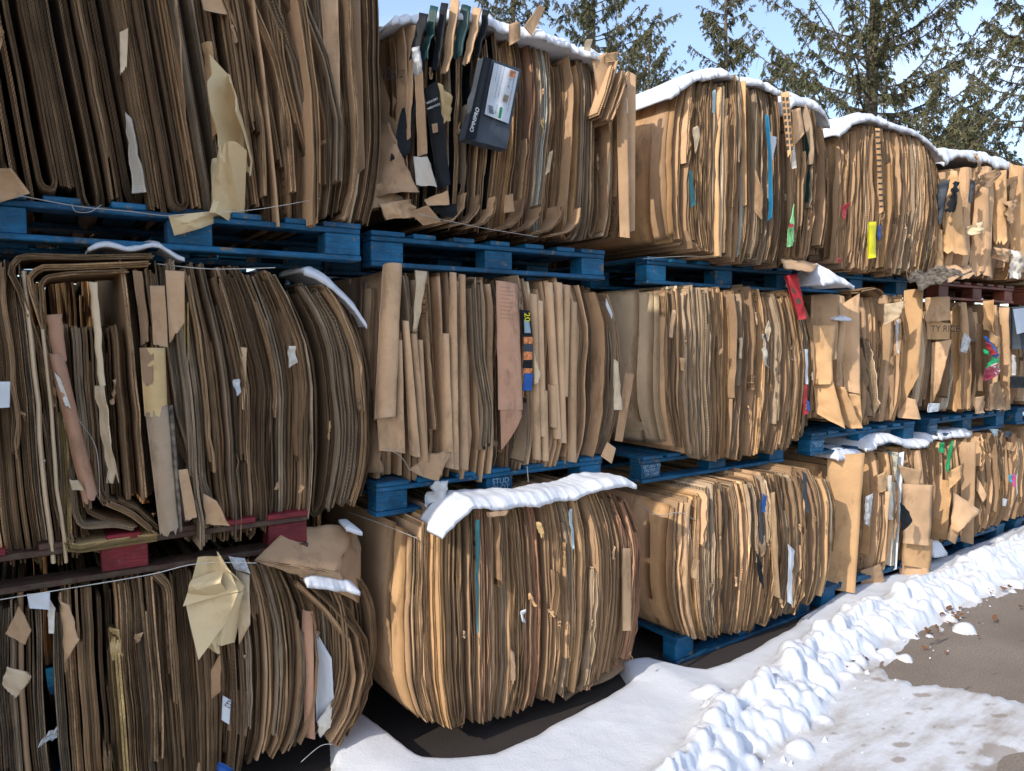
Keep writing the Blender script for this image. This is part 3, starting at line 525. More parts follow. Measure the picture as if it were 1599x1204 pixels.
m1.flap([(139, 440), (153, 441), (165, 602), (156, 604)], (-.04, -.06, -.06, -.04), 'pale', name='torn_paper', bend=.01); m1.flap([(149, 602), (166, 602), (184, 756), (170, 758)], (-.05, -.07, -.07, -.05), 'pale', name='torn_paper', torn=.25, crumple=.014)
m1.flap([(218, 543), (258, 543), (262, 650), (226, 652)], (-.06, -.07, -.07, -.06), 'golden', name='split_board', bend=.025, torn=.1, nu=12); m1.flap([(218, 543), (240, 543), (238, 610), (224, 600)], (-.08, -.09, -.09, -.08), 'brown', name='split_board', torn=.2, nu=12)
m1.flap([(227, 645), (262, 632), (280, 835), (250, 838)], (-.065, -.075, -.075, -.065), 'grey', name='split_board', bend=.02, torn=.1, nu=12); m1.flap([(262, 635), (270, 632), (285, 828), (279, 832)], -.07, 'weather', name='split_board', bend=.008)
m1.px([(268, 530), (282, 640), (310, 740), (345, 825)], 4, .0078, -.06, 'grey', K=20); m1.px([(266, 640), (280, 690), (305, 730), (322, 770)], 3, .012, -.03, 'brown', K=12)
m1.px([(290, 470), (291, 550), (287, 600)], 3, .006, -.06, 'golden', K=10, ydy=.015); m1.px([(72, 640), (84, 720), (92, 790), (110, 850)], 4, .007, -.05, 'grey', K=14)
m1.flap([(-10, 596), (16, 596), (15, 636), (-10, 638)], -.07, 'label', name='paper_tag', crumple=.001); m1.flap([(450, 540), (461, 541), (464, 566), (450, 574)], -.06, 'white', name='torn_paper', crumple=.01)
m1.flap([(364, 594), (374, 592), (376, 612), (368, 618)], -.06, 'film', name='plastic_film', crumple=.015); m1.flap([(108, 748), (122, 750), (131, 766), (112, 764)], -.08, 'pale', name='torn_paper', crumple=.015)
m1.wire([(94, 592), (120, 650), (150, 700), (156, 780)], -.09, .0012); m1.wire([(245, 412), (330, 420), (430, 418)], -.03, .0014, 'twine', 'twine')
m2 = Bale('middle level bale of smooth folded tan sheets with a food printed strip marked 20', 1.10, 2.47, 1.045, 1.97, .04, [
    (.42, dict(n=(1, 4), t=.006, pal={'tan': 5, 'brown': 2, 'grey': 1}, fold=.55, foldw=(.018, .045), dy=.03, ufold=.0, short=.1, foldpal=['tan', 'tan', 'tan', 'brown'])),
    (.52, dict(n=(3, 6), t=.006, pal={'grey': 4, 'brown': 2}, fold=.1, dy=.02)),
    (.78, dict(n=(1, 3), t=.006, pal={'tan': 3, 'brown': 1}, fold=.7, foldw=(.014, .035), dy=.025, ufold=0, foldpal=['tan', 'tan', 'pale'])),
    (1.0, dict(n=(1, 3), t=.0055, pal={'grey': 4, 'brown': 4, 'tan': 2}, dy=.02))],
    22, ins=(.03, .08, .02, .08), scraps=4, lean=.0, side='brown', nside=2, topk=.06, botk=.05)
m2.flap([(548, 436), (602, 420), (584, 655), (575, 740)], (.22, .02, .0, .2), 'brown', name='folded_panel', crumple=.008, nu=12, nv=14, bend=-.02)
m2.flap([(598, 414), (628, 412), (618, 650), (584, 655)], (.02, -.03, -.05, -.01), 'tan', name='folded_panel', crumple=.006, bend=.03, nv=14); m2.flap([(588, 650), (628, 540), (624, 706), (592, 704)], (-.0, -.02, -.03, -.0), 'tan', name='folded_panel')
m2.flap([(575, 650), (590, 655), (600, 738), (562, 738)], (.12, .05, .03, .12), 'brown', name='folded_panel', crumple=.01)
for x0, y0, x1, y1, m_ in ((617, 530, 628, 704, 'tan'), (628, 500, 652, 710, 'tan'), (640, 520, 667, 740, 'tan'), (702, 425, 712, 730, 'tan'), (716, 428, 727, 730, 'tan'), (690, 520, 704, 728, 'tan'), (650, 530, 665, 740, 'tan')):
    m2.flap([(x0, y0), (x0 + 11, y0 + 1), (x1 + 5, y1 + 4), (x1 - 12, y1)], (-.01, -.035, -.045, -.01), m_, name='folded_sheet', bend=.008, crumple=.003)
m2.flap([(648, 422), (667, 424), (652, 510), (644, 535)], (-.04, -.05, -.05, -.04), 'pale', name='torn_panel', torn=.2, crumple=.015); m2.px([(632, 426), (640, 470), (644, 520)], 3, .006, -.03, 'grey', K=10)
m2.px([(665, 440), (672, 560), (682, 672)], 4, .0065, -.03, 'brown', K=12, ydy=.014)
m2.px([(742, 432), (748, 560), (762, 640), (758, 706)], 7, .0062, -.035, 'grey', K=20, ydy=.018, zt=.05)
f = m2.flap([(774, 438), (808, 444), (814, 650), (783, 703)], (-.055, -.06, -.07, -.06), 'red', name='flat_panel', crumple=.003, bend=.015)
f = m2.flap([(774, 438), (808, 444), (816, 640), (778, 640)], (-.058, -.063, -.073, -.063), 'red', name='flat_panel', crumple=.003, bend=.012)
for q in range(9): text(f, 'UN 1A 96 04 KG STK 70 30 RFT', (779, 449 + q * 6), (806, 452 + q * 6), .0055, -.078, 'brown_ink', push=.012, sx=.62) if q % 3 else text(f, 'BOX 60 x 40', (779, 449 + q * 6), (806, 452 + q * 6), .006, -.078, 'brown_ink', push=.012)
f = m2.flap([(813, 484), (827, 485), (832, 528), (817, 526)], -.06, 'black', name='printed_strip', crumple=.001)
text(f, '20', (818, 488), (819, 506), .030, -.068, 'yellow', push=.004); flap(f, [(818, 500), (826, 500), (829, 520), (819, 520)], -.0655, 'lightblue', 'printed_patch', crumple=.001, nu=3, nv=3, thick=.0005)
for k_, (a_, b_, m_) in enumerate(((526, 537, 'orangep'), (537, 549, 'slate'), (549, 562, 'orangep'), (562, 575, 'black'), (575, 583, 'orangep'), (583, 610, 'bluep'))):
    m2.flap([(817 + k_ * .4, a_), (831 + k_ * .3, a_), (832 - k_ * .4, b_), (818 - k_ * .3, b_)], -.06, m_, name='printed_strip', crumple=.003)
m2.px([(808, 428), (812, 460), (815, 484)], 3, .006, -.04, 'grey', K=8); m2.px([(822, 610), (824, 680), (818, 728)], 4, .006, -.04, 'grey', K=10, ydy=.02, zt=.06)
m2.flap([(832, 540), (845, 585), (840, 598), (832, 602)], (-.04, -.07, -.07, -.04), 'pale', bend=.01)
for x0, y0, x1, y1 in ((832, 458, 838, 716), (841, 468, 846, 680), (856, 440, 870, 684), (871, 440, 878, 690), (884, 444, 880, 618), (894, 470, 893, 720), (848, 608, 850, 718), (862, 600, 864, 666)):
    m2.flap([(x0 - 6, y0), (x0 + 7, y0 + 2), (x1 + 7, y1 + 2), (x1 - 6, y1)], (-.01, -.035, -.035, -.01), 'tan', name='folded_sheet', bend=.012, crumple=.002)
m2.flap([(946, 466), (957, 490), (955, 498), (946, 476)], -.02, 'label', name='torn_paper'); m2.flap([(958, 560), (965, 565), (972, 640), (958, 640)], -.03, 'pale'); m2.flap([(977, 582), (990, 584), (972, 690), (960, 688)], (-.0, -.04, -.04, -.0), 'tan'); m2.flap([(948, 690), (962, 700), (955, 724), (938, 712)], (-.02, -.05, -.06, -.0), 'tan')
m2.flap([(668, 712), (706, 706), (685, 752), (640, 735)], (-.02, -.07, -.09, -.03), 'tan', name='torn_panel', crumple=.01); m2.flap([(675, 750), (694, 748), (690, 786), (662, 795)], -.07, 'film', name='plastic_film', crumple=.03, torn=.2)
m2.wire([(600, 700), (625, 712), (640, 735)], -.05, .0012); m2.wire([(823, 728), (825, 752)], -.05, .002, 'twine', 'twine')
m3 = Bale('tightly packed middle bale with a pale beige curved side and a red box end', 2.64, 3.94, .99, 1.97, -.05, [
    (.10, dict(n=(2, 4), t=.005, pal={'tan': 4, 'brown': 2, 'pale': 1}, dy=.01, ufold=0, gap=.002)), (1.0, dict(n=(1, 4), t=.0046, pal={'brown': 5, 'tan': 3, 'grey': 2.5, 'orange': .8, 'white': .4}, dy=.008, short=.18, gap=.002, fold=.02))],
    23, fz=-.03, ins=(.05, .14, .18, .02), scraps=16, side=('pale', 'pale', 'pale'), nside=3, sidew=.007, topk=.05, botk=.14)
f = m3.flap([(1228, 432), (1245, 428), (1260, 498), (1247, 500)], (-.05, -.08, -.08, -.05), 'redp', name='red_box', crumple=.004, thick=.03)
for px in ([(1236, 448), (1241, 452), (1243, 460), (1237, 456)], [(1242, 466), (1250, 466), (1251, 474), (1243, 474)]): flap(f, px, -.118, 'brown', 'printed_patch', crumple=0, nu=2, nv=2, thick=.001)
m3.flap([(1255, 600), (1260, 602), (1262, 646), (1254, 648)], -.03, 'redp', name='printed_sheet'); m3.flap([(1261, 625), (1264, 627), (1264, 642), (1261, 642)], -.035, 'bluep', name='printed_sheet'); m3.flap([(1257, 545), (1262, 546), (1262, 600), (1258, 600)], -.03, 'label', name='printed_sheet')
m3.flap([(1194, 520), (1200, 500), (1204, 512), (1200, 534)], -.06, 'pale', name='torn_paper'); m3.flap([(1186, 522), (1190, 522), (1198, 575), (1192, 570)], -.06, 'white', name='torn_paper', crumple=.02)
m3.flap([(1049, 484), (1055, 484), (1049, 528), (1044, 526)], -.045, 'tan'); m3.flap([(1062, 558), (1070, 560), (1068, 580), (1063, 578)], -.05, 'orange'); m3.flap([(1154, 528), (1160, 526), (1158, 560), (1155, 560)], -.05, 'pale')
m3.wire([(1228, 556), (1244, 563), (1250, 548)], -.06, .0012, 'twine', 'twine')
m4 = Bale('loose middle level bale of tall smooth box panels with a thin snow strip', 4.0, 5.40, 1.09, 1.98, .0, [
    (.55, dict(n=(1, 3), t=.007, pal=WARM, fold=.35, foldw=(.03, .09), dy=.04, gap=.01, foldpal=['tan', 'orange'])), (1.0, dict(n=(1, 3), t=.006, pal=WARM, fold=.25, foldw=(.02, .07), dy=.04, short=.3, foldpal=['tan', 'orange', 'pale']))],
    24, bulge=.05, side='tan', topk=.05, botk=.10, wave=.02)
for px, y, m_ in (([(1266, 462), (1310, 460), (1306, 560), (1265, 580)], (.02, -.08, -.10, .0), 'tan'), ([(1268, 508), (1304, 508), (1298, 600), (1270, 600)], (-.03, -.10, -.12, -.03), 'orange'), ([(1270, 590), (1300, 588), (1320, 670), (1275, 645)], (-.01, -.11, -.16, -.02), 'orange'),
                  ([(1312, 476), (1342, 458), (1343, 615), (1318, 610)], (-.01, -.09, -.10, -.03), 'tan'), ([(1300, 598), (1318, 605), (1348, 668), (1322, 668)], (-.05, -.12, -.16, -.08), 'orange'), ([(1318, 612), (1344, 616), (1346, 660), (1334, 655)], (-.03, -.10, -.10, -.04), 'orange'),
                  ([(1412, 454), (1442, 450), (1436, 585), (1404, 645)], (-.02, -.13, -.13, -.04), 'orange'), ([(1404, 618), (1430, 624), (1438, 655), (1402, 652)], (-.03, -.12, -.14, -.03), 'tan'), ([(1380, 475), (1413, 470), (1405, 494), (1380, 508)], (-.08, -.16, -.16, -.08), 'pale'),
                  ([(1445, 465), (1483, 463), (1483, 500), (1446, 503)], (-.03, -.13, -.13, -.04), 'tan'), ([(1388, 560), (1395, 548), (1394, 640), (1386, 645)], (-.03, -.06, -.06, -.03), 'brown')):
    m4.flap(px, y, m_, name='torn_panel', crumple=.009, bend=.012, nu=10, nv=10)
m4.px([(1353, 520), (1362, 580), (1372, 655)], 6, .012, -.06, 'grey', K=16, ydy=.03, zt=.1); m4.px([(1345, 455), (1370, 450), (1382, 462)], 3, .008, -.06, 'brown', K=8, ydy=.03)
m4.flap([(1399, 500), (1404, 498), (1406, 550), (1401, 552)], -.07, 'label', name='torn_paper'); m4.flap([(1450, 630), (1468, 630), (1466, 642), (1450, 644)], -.12, 'label', name='torn_paper')
m5 = Bale('middle level bale with red, blue and green printed pieces bursting out of it', 5.46, 6.84, 1.10, 1.96, .0, [
    (1.0, dict(n=(1, 3), t=.007, pal=WARM, fold=.3, foldw=(.03, .10), dy=.045, short=.3, gap=.01, foldpal=['tan', 'orange', 'brown']))],
    25, bulge=.05, side='tan', topk=.05, botk=.04, wave=.02)
f = m5.flap([(1446, 500), (1484, 505), (1483, 530), (1448, 530)], (-.02, -.10, -.10, -.03), 'orange', name='printed_box', crumple=.002); text(f, 'TY RICE', (1450, 518), (1478, 518), .045, (-.06, -.12), 'ink', push=.02)
for px, y, m_ in (([(1455, 535), (1486, 530), (1468, 600), (1452, 640)], (-.04, -.14, -.10, -.04), 'tan'), ([(1505, 520), (1517, 530), (1508, 552), (1498, 550)], (-.10, -.14, -.12, -.1), 'silver'), ([(1535, 525), (1542, 528), (1560, 555), (1552, 560)], -.15, 'bluep'), ([(1537, 535), (1544, 536), (1554, 552), (1548, 555)], -.165, 'redp'), ([(1535, 545), (1542, 548), (1544, 556), (1536, 552)], -.165, 'greenp'),
                  ([(1552, 556), (1560, 566), (1538, 584), (1536, 574)], -.16, 'greenp'), ([(1546, 570), (1556, 566), (1562, 578), (1540, 590)], -.17, 'white'), ([(1536, 575), (1558, 568), (1561, 582), (1535, 596)], -.175, 'maroon'), ([(1545, 518), (1563, 530), (1558, 545), (1545, 532)], (-.12, -.15, -.15, -.12), 'orange'),
                  ([(1524, 505), (1534, 508), (1534, 614), (1522, 612)], (-.04, -.09, -.09, -.04), 'dark'), ([(1487, 480), (1500, 478), (1498, 640), (1486, 645)], (-.04, -.11, -.11, -.04), 'orange'), ([(1560, 480), (1576, 480), (1578, 640), (1562, 645)], (-.03, -.10, -.10, -.03), 'tan'), ([(1535, 470), (1552, 468), (1550, 520), (1534, 515)], (-.03, -.11, -.11, -.04), 'orange'),
                  ([(1520, 620), (1536, 618), (1536, 645), (1520, 646)], -.12, 'tan'), ([(1545, 600), (1560, 595), (1572, 640), (1542, 640)], (-.1, -.14, -.12, -.1), 'brown'), ([(1508, 540), (1516, 552), (1512, 640), (1502, 640)], (-.05, -.1, -.1, -.05), 'tan')):
    m5.flap(px, y, m_, name='torn_panel' if m_ in KR else 'printed_piece', crumple=.009, bend=.01, torn=.06)
f = m5.flap([(1580, 480), (1606, 478), (1606, 545), (1580, 545)], (-.12, -.2, -.2, -.12), 'slate', name='printed_box', thick=.04, crumple=.001)
flap(f, [(1582, 483), (1606, 480), (1606, 517), (1588, 522)], -.21, 'label', 'shipping_label', crumple=0, nu=2, nv=2, thick=.001)
m5.flap([(1580, 553), (1586, 556), (1586, 586), (1580, 586)], -.16, 'white', name='printed_piece'); m5.flap([(1578, 588), (1606, 588), (1606, 606), (1578, 606)], -.15, 'black', name='printed_piece')
# ------------- bottom row
b1 = Bale('dark bottom bale with a fan of crumpled kraft paper and a big brown box flap', -.36, 1.09, .08, .915, -.03, [
    (.30, dict(n=(2, 5), t=.0060, pal=OLD, dy=.03, gap=.005, fold=.15, ufold=.05, foldpal=['tan', 'brown'])),
    (.62, dict(n=(3, 6), t=.0066, pal={'brown': 4, 'dark': 2, 'tan': 1.5, 'grey': 1}, dy=.02, gap=.008, ufold=.04, short=.2)),
    (1.0, dict(n=(2, 5), t=.0056, pal={'brown': 4, 'dark': 1, 'tan': 2, 'grey': 2}, dy=.025, gap=.005, ufold=.12, short=.2))],
    31, ins=(.03, .22, .03, .20), scraps=8, lean=-.03, side='brown', topk=.10, botk=.10)
for px, y in (([(306, 872), (350, 866), (374, 922), (288, 945)], (-.08, -.12, -.14, -.08)), ([(288, 944), (372, 924), (352, 975), (312, 1026)], (-.085, -.14, -.12, -.10)), ([(345, 932), (386, 924), (368, 1008), (334, 1004)], (-.09, -.10, -.08, -.08)), ([(338, 862), (364, 890), (384, 928), (352, 930)], (-.10, -.13, -.10, -.12)), ([(300, 905), (345, 892), (350, 925), (290, 942)], (-.10, -.15, -.15, -.09)), ([(322, 985), (340, 970), (345, 1024), (324, 1012)], -.09)):
    b1.flap(px, y, 'paper', name='kraft_paper', crumple=.008, nu=26, nv=26, folds=7, smooth=False)
b1.flap([(368, 888), (390, 898), (391, 975), (374, 1006)], (-.06, -.09, -.10, -.06), 'pale', bend=.006); b1.flap([(356, 868), (382, 872), (390, 895), (366, 888)], -.09, 'silver', name='plastic_film', crumple=.01)
b1.flap([(452, 822), (553, 820), (530, 896), (396, 876)], (.0, .06, -.10, -.12), 'brown', name='box_flap', crumple=.006, nu=14, nv=12); b1.flap([(552, 820), (564, 856), (560, 942), (527, 894)], (.07, .03, -.02, -.10), 'brown', name='box_flap', crumple=.005)
b1.flap([(396, 874), (530, 894), (560, 940), (480, 905)], (-.12, -.10, -.02, -.08), 'brown', name='box_flap', crumple=.006)
b1.flap([(492, 984), (518, 1028), (521, 1090), (494, 1128)], (.0, -.04, -.04, -.0), 'label', name='printed_sheet', crumple=.003); b1.flap([(494, 1125), (519, 1095), (515, 1135), (498, 1150)], -.03, 'white', name='torn_paper', crumple=.012)
b1.flap([(92, 925), (108, 945), (122, 1000), (103, 1052)], (-.04, -.07, -.08, -.05), 'tan', bend=.012); b1.flap([(42, 928), (78, 925), (78, 952), (46, 950)], -.08, 'label', name='white_corrugated_piece', crumple=.003); b1.flap([(74, 930), (86, 950), (84, 990), (76, 990)], -.07, 'white', name='white_corrugated_piece')
b1.flap([(30, 946), (48, 985), (40, 1007), (10, 990)], (-.08, -.11, -.1, -.07), 'tan', torn=.1); b1.flap([(16, 1040), (50, 1056), (26, 1090), (6, 1068)], (-.07, -.12, -.1, -.07), 'pale', torn=.1, crumple=.01)
b1.px([(178, 985), (184, 1060), (190, 1130), (196, 1215)], 3, .0085, -.085, 'golden', K=20, ydy=.02, zt=.03); b1.flap([(170, 980), (186, 982), (192, 1030), (176, 1032)], (-.09, -.1, -.1, -.09), 'golden', crumple=.02, torn=.2)
b1.px([(228, 900), (236, 1000), (246, 1100), (246, 1190)], 5, .0078, -.06, 'brown', K=18, ydy=.01); b1.px([(240, 895), (262, 915), (268, 1010), (275, 1100)], 4, .0075, -.045, 'tan', K=18)
b1.flap([(78, 1140), (90, 1132), (88, 1160), (60, 1166)], -.09, 'film', name='plastic_film', crumple=.03, torn=.2); b1.flap([(340, 1188), (364, 1200), (362, 1212), (338, 1212)], -.07, 'bluep', name='printed_piece', crumple=.008)
f = b1.flap([(348, 1086), (361, 1094), (358, 1132), (346, 1124)], -.05, 'label', name='paper_label', crumple=.001); text(f, 'E5', (349, 1100), (358, 1106), .022, -.055, 'ink', push=.004)
b1.flap([(362, 1075), (386, 1080), (385, 1150), (355, 1140)], (-.02, -.05, -.05, -.02), 'brown'); b1.flap([(330, 1045), (346, 1020), (345, 1080), (330, 1092)], (-.03, -.07, -.07, -.03), 'tan')
b1.flap([(472, 952), (489, 955), (492, 1155), (476, 1150)], (-.02, -.05, -.05, -.02), 'red', bend=.004)
for q, pts in enumerate(([(470, 900), (520, 945), (560, 990), (572, 1050), (558, 1110), (525, 1168)], [(462, 910), (505, 950), (545, 1000), (553, 1060), (540, 1120), (515, 1160)], [(480, 905), (540, 948), (572, 1000), (580, 1060), (568, 1105), (540, 1150)])):
    b1.px(pts, 3, .0062, -.045 + .01 * q, ('brown', 'tan', 'brown')[q], K=26)
b1.wire([(-10, 938), (100, 920), (230, 898), (310, 880), (400, 879)], (-.10, -.10, -.10, -.11, -.12), .0016, 'twine', 'twine'); b1.wire([(470, 1190), (500, 1165), (520, 1162)], -.04, .0012, 'twine', 'twine')
b2 = Bale('sunlit bulging bottom bale with snow along its top edge and a teal strip', 1.16, 2.38, .055, 1.03, -.225, [
    (.13, dict(n=(2, 4), t=.0055, pal={'orange': 3, 'tan': 4, 'brown': 2}, dy=.012, ufold=0, gap=.004)), (.5, dict(n=(2, 4), t=.0050, pal={'brown': 5, 'grey': 2, 'tan': 3, 'dark': .6, 'red': .2}, dy=.008, ufold=.03, gap=.002, fold=.03)),
    (.86, dict(n=(2, 4), t=.0052, pal={'brown': 5, 'grey': 1.5, 'tan': 2.5, 'dark': 1}, dy=.009, ufold=.04, gap=.002, fold=.04)), (1.0, dict(n=(1, 3), t=.006, pal={'tan': 3, 'red': 3, 'brown': 2}, dy=.015))],
    32, ins=(.06, .12, .13, .02), scraps=12, side=('tan', 'orange', 'tan'), nside=3, sidew=.007, topk=.10, botk=.10, ybow=.07)
b2.flap([(743, 812), (749, 812), (747, 985), (744, 992)], -.275, 'teal', name='printed_sheet', crumple=.003); b2.flap([(972, 856), (985, 856), (986, 985), (972, 985)], -.26, 'tan', crumple=.001); b2.flap([(796, 1012), (803, 1020), (805, 1065), (798, 1072)], -.28, 'tan', torn=.2)
b2.flap([(812, 955), (820, 950), (822, 972), (815, 970)], -.31, 'label', name='torn_paper', crumple=.02); b2.flap([(889, 795), (893, 795), (897, 855), (894, 858)], -.275, 'lightblue', name='printed_sheet'); b2.flap([(760, 800), (795, 797), (790, 805), (762, 808)], (-.29, -.29, -.31, -.31), 'brown')
b2.px([(868, 890), (870, 920), (864, 960)], 2, .006, -.255, 'brown', K=10, ydy=.02); b2.px([(882, 845), (884, 900), (888, 960), (886, 1030)], 2, .006, -.25, 'tan', K=12)
b2.wire([(545, 800), (600, 820), (655, 842)], (.2, -.06, -.24), .0014)
b3 = Bale('leaning bale with a wide bent box side tied with wire, bottom of the third column', 2.62, 4.00, .06, .94, -.18, [
    (.12, dict(n=(2, 4), t=.005, pal={'orange': 3, 'tan': 3, 'brown': 1}, dy=.012, ufold=0)), (.5, dict(n=(2, 4), t=.0048, pal={'grey': 4, 'brown': 4, 'tan': 2}, dy=.008, hook=.3, gap=.002, fold=.02)),
    (1.0, dict(n=(1, 4), t=.0048, pal={'brown': 4, 'grey': 2, 'tan': 3, 'orange': .6, 'dark': .6}, dy=.010, printed=.05, fold=.03))],
    33, fz=-.07, ins=(.12, .10, .22, .02), scraps=12, side=('tan', 'orange', 'tan'), nside=3, sidew=.007, topk=.10, botk=.07, ybow=.06)
b3.wire([(1000, 790), (1030, 805), (1060, 800), (1085, 812)], (.0, -.1, -.13, -.16), .002); b3.wire([(1068, 795), (1080, 850), (1078, 900)], -.17, .0013)
for px, m_ in (([(1186, 780), (1190, 780), (1192, 860), (1188, 860)], 'slate'), ([(1190, 770), (1195, 775), (1196, 800), (1191, 800)], 'bluep'), ([(1253, 735), (1258, 740), (1262, 800), (1257, 800)], 'slate'), ([(1203, 770), (1210, 768), (1218, 935), (1208, 930)], 'orange'), ([(1184, 850), (1194, 835), (1196, 860), (1188, 870)], 'tan'), ([(1232, 850), (1240, 860), (1236, 945), (1230, 940)], 'label'), ([(1082, 870), (1092, 875), (1088, 905), (1080, 902)], 'orange'), ([(1180, 860), (1190, 880), (1192, 920), (1184, 905)], 'black')):
    b3.flap(px, -.17, m_, crumple=.006, name='printed_piece' if m_ in M else 'loose_flap')
b4 = Bale('messy bottom bale with a tall bright bare panel and a folded white sheet', 4.10, 5.38, .09, .95, -.04, [
    (1.0, dict(n=(1, 3), t=.007, pal={'tan': 3, 'brown': 4, 'orange': 2, 'grey': 1, 'white': .4}, fold=.2, foldw=(.02, .08), dy=.045, gap=.01, short=.3))],
    34, bulge=.04, side='orange', nside=2, topk=.06, botk=.04, wave=.02)
for px, y, m_ in (([(1292, 712), (1350, 707), (1335, 926), (1290, 918)], (.02, -.14, -.14, .0), 'orange'), ([(1400, 708), (1412, 705), (1400, 888), (1392, 890)], (-.06, -.10, -.10, -.06), 'label'), ([(1408, 755), (1456, 757), (1452, 852), (1410, 848)], (-.10, -.20, -.20, -.12), 'tan'), ([(1410, 846), (1456, 842), (1453, 890), (1408, 882)], (-.08, -.18, -.18, -.1), 'orange'),
                  ([(1405, 880), (1452, 888), (1448, 908), (1405, 900)], (-.06, -.19, -.19, -.08), 'tan'), ([(1370, 765), (1390, 768), (1382, 875), (1370, 880)], (-.06, -.13, -.11, -.06), 'tan'), ([(1352, 775), (1362, 770), (1358, 822), (1350, 818)], -.13, 'silver'), ([(1400, 725), (1440, 735), (1435, 760), (1415, 762)], (-.1, -.16, -.15, -.1), 'tan'), ([(1343, 890), (1375, 880), (1382, 905), (1345, 920)], (-.04, -.1, -.1, -.04), 'brown'),
                  ([(1405, 785), (1420, 800), (1424, 812), (1408, 830)], -.21, 'black'), ([(1385, 742), (1392, 742), (1394, 810), (1386, 812)], -.10, 'white'), ([(1368, 742), (1382, 735), (1383, 765), (1370, 770)], -.1, 'orange')):
    b4.flap(px, y, m_, name='torn_panel', crumple=.006, bend=.006, nu=10, nv=10)
b4.px([(1402, 706), (1398, 790), (1394, 885)], 3, .010, -.10, 'white', K=10)
b5 = Bale('far bottom bale with a kite shaped flap and green, cyan and pink scraps', 5.44, 6.86, .12, .96, -.02, [
    (1.0, dict(n=(1, 4), t=.006, pal={'tan': 3, 'brown': 4, 'orange': 1, 'grey': 2, 'white': .4}, fold=.15, dy=.03, short=.25))], 35, bulge=.05, side='tan', topk=.05, botk=.05, wave=.015)
for px, y, m_ in (([(1488, 768), (1532, 798), (1495, 832), (1484, 825)], (-.10, -.20, -.18, -.10), 'tan'), ([(1484, 820), (1500, 825), (1492, 850), (1478, 842)], (-.10, -.16, -.12, -.1), 'tan'), ([(1500, 690), (1524, 690), (1520, 850), (1500, 845)], (-.04, -.12, -.12, -.04), 'tan'), ([(1482, 735), (1502, 725), (1500, 745), (1480, 765)], (-.1, -.15, -.15, -.1), 'orange'), ([(1466, 692), (1474, 690), (1474, 708), (1467, 706)], -.1, 'greenp'), ([(1484, 688), (1488, 690), (1480, 740), (1476, 735)], -.11, 'greenp'),
                  ([(1575, 742), (1582, 740), (1582, 752), (1576, 752)], -.1, 'cyan'), ([(1582, 738), (1585, 745), (1584, 762), (1580, 758)], -.11, 'pink'), ([(1526, 745), (1542, 775), (1535, 785), (1524, 765)], (-.08, -.14, -.12, -.08), 'tan'), ([(1546, 670), (1558, 670), (1556, 680), (1550, 680)], -.06, 'lightblue'), ([(1568, 674), (1580, 674), (1580, 682), (1568, 682)], -.07, 'slate'), ([(1565, 778), (1573, 780), (1570, 790), (1566, 790)], -.09, 'label'), ([(1572, 690), (1582, 692), (1582, 705), (1572, 702)], -.08, 'orange')):
    b5.flap(px, y, m_, name='torn_panel' if m_ in KR else 'printed_piece', crumple=.006, bend=.006)

for q, (z0, z1, y0, lb) in enumerate(((.10, .95, -.02, 'bottom bale cut off by the right edge of the picture'), (1.08, 1.97, -.02, 'middle level bale cut off by the right edge, beyond the colourful printed scraps'), (2.10, 3.0, .0, 'topmost bale cut off by the right edge of the picture'))):
    Bale(lb, 6.88, 8.2, z0, z1, y0, [(1.0, dict(n=(1, 4), t=.007, pal=WARM, fold=.15, foldw=(.02, .06), dy=.03))], 41 + q, ins=(.03, .05, .03, .03), nside=2)
def atz(x, y, z=0.0): d = ray(x, y); return EYE + d * ((z - EYE[2]) / d[2])
# ------------- bales added beside to cast shade, and the row behind
DIM = dict(n=(4, 8), t=.012, pal={'brown': 3, 'tan': 1}, ufold=0, fold=0, short=0, hook=0, gap=.01)
for q, (z0, z1) in enumerate(((.13, .96), (1.08, 1.96), (2.10, 3.0), (3.14, 4.0))):  # unseen stack added left of view, its overhangs set to place the shade
    Bale('unseen cardboard bale added out of view to throw shade on the nearest columns', -1.85, -.42, z0, z1, (-.32, -.35, -.50, -.75)[q], [(1.0, DIM)], 60 + q, bulge=.03, nside=1, group='unseen bales added at left for their shade')
for c in range(5):
    for r, (z0, z1) in enumerate(((.14, .95), (1.09, 1.965), (2.11, 2.85))):
        x0 = -.3 + 1.42 * c
        Bale('cardboard bale of the second row, glimpsed through the gaps behind the front bales', x0, x0 + 1.34, z0, z1, 1.22, [(1.0, DIM)], 70 + c * 3 + r, ins=(.0, .0, .0, .0), topk=0.0, botk=0.0, nside=1, group='bales of the second row')

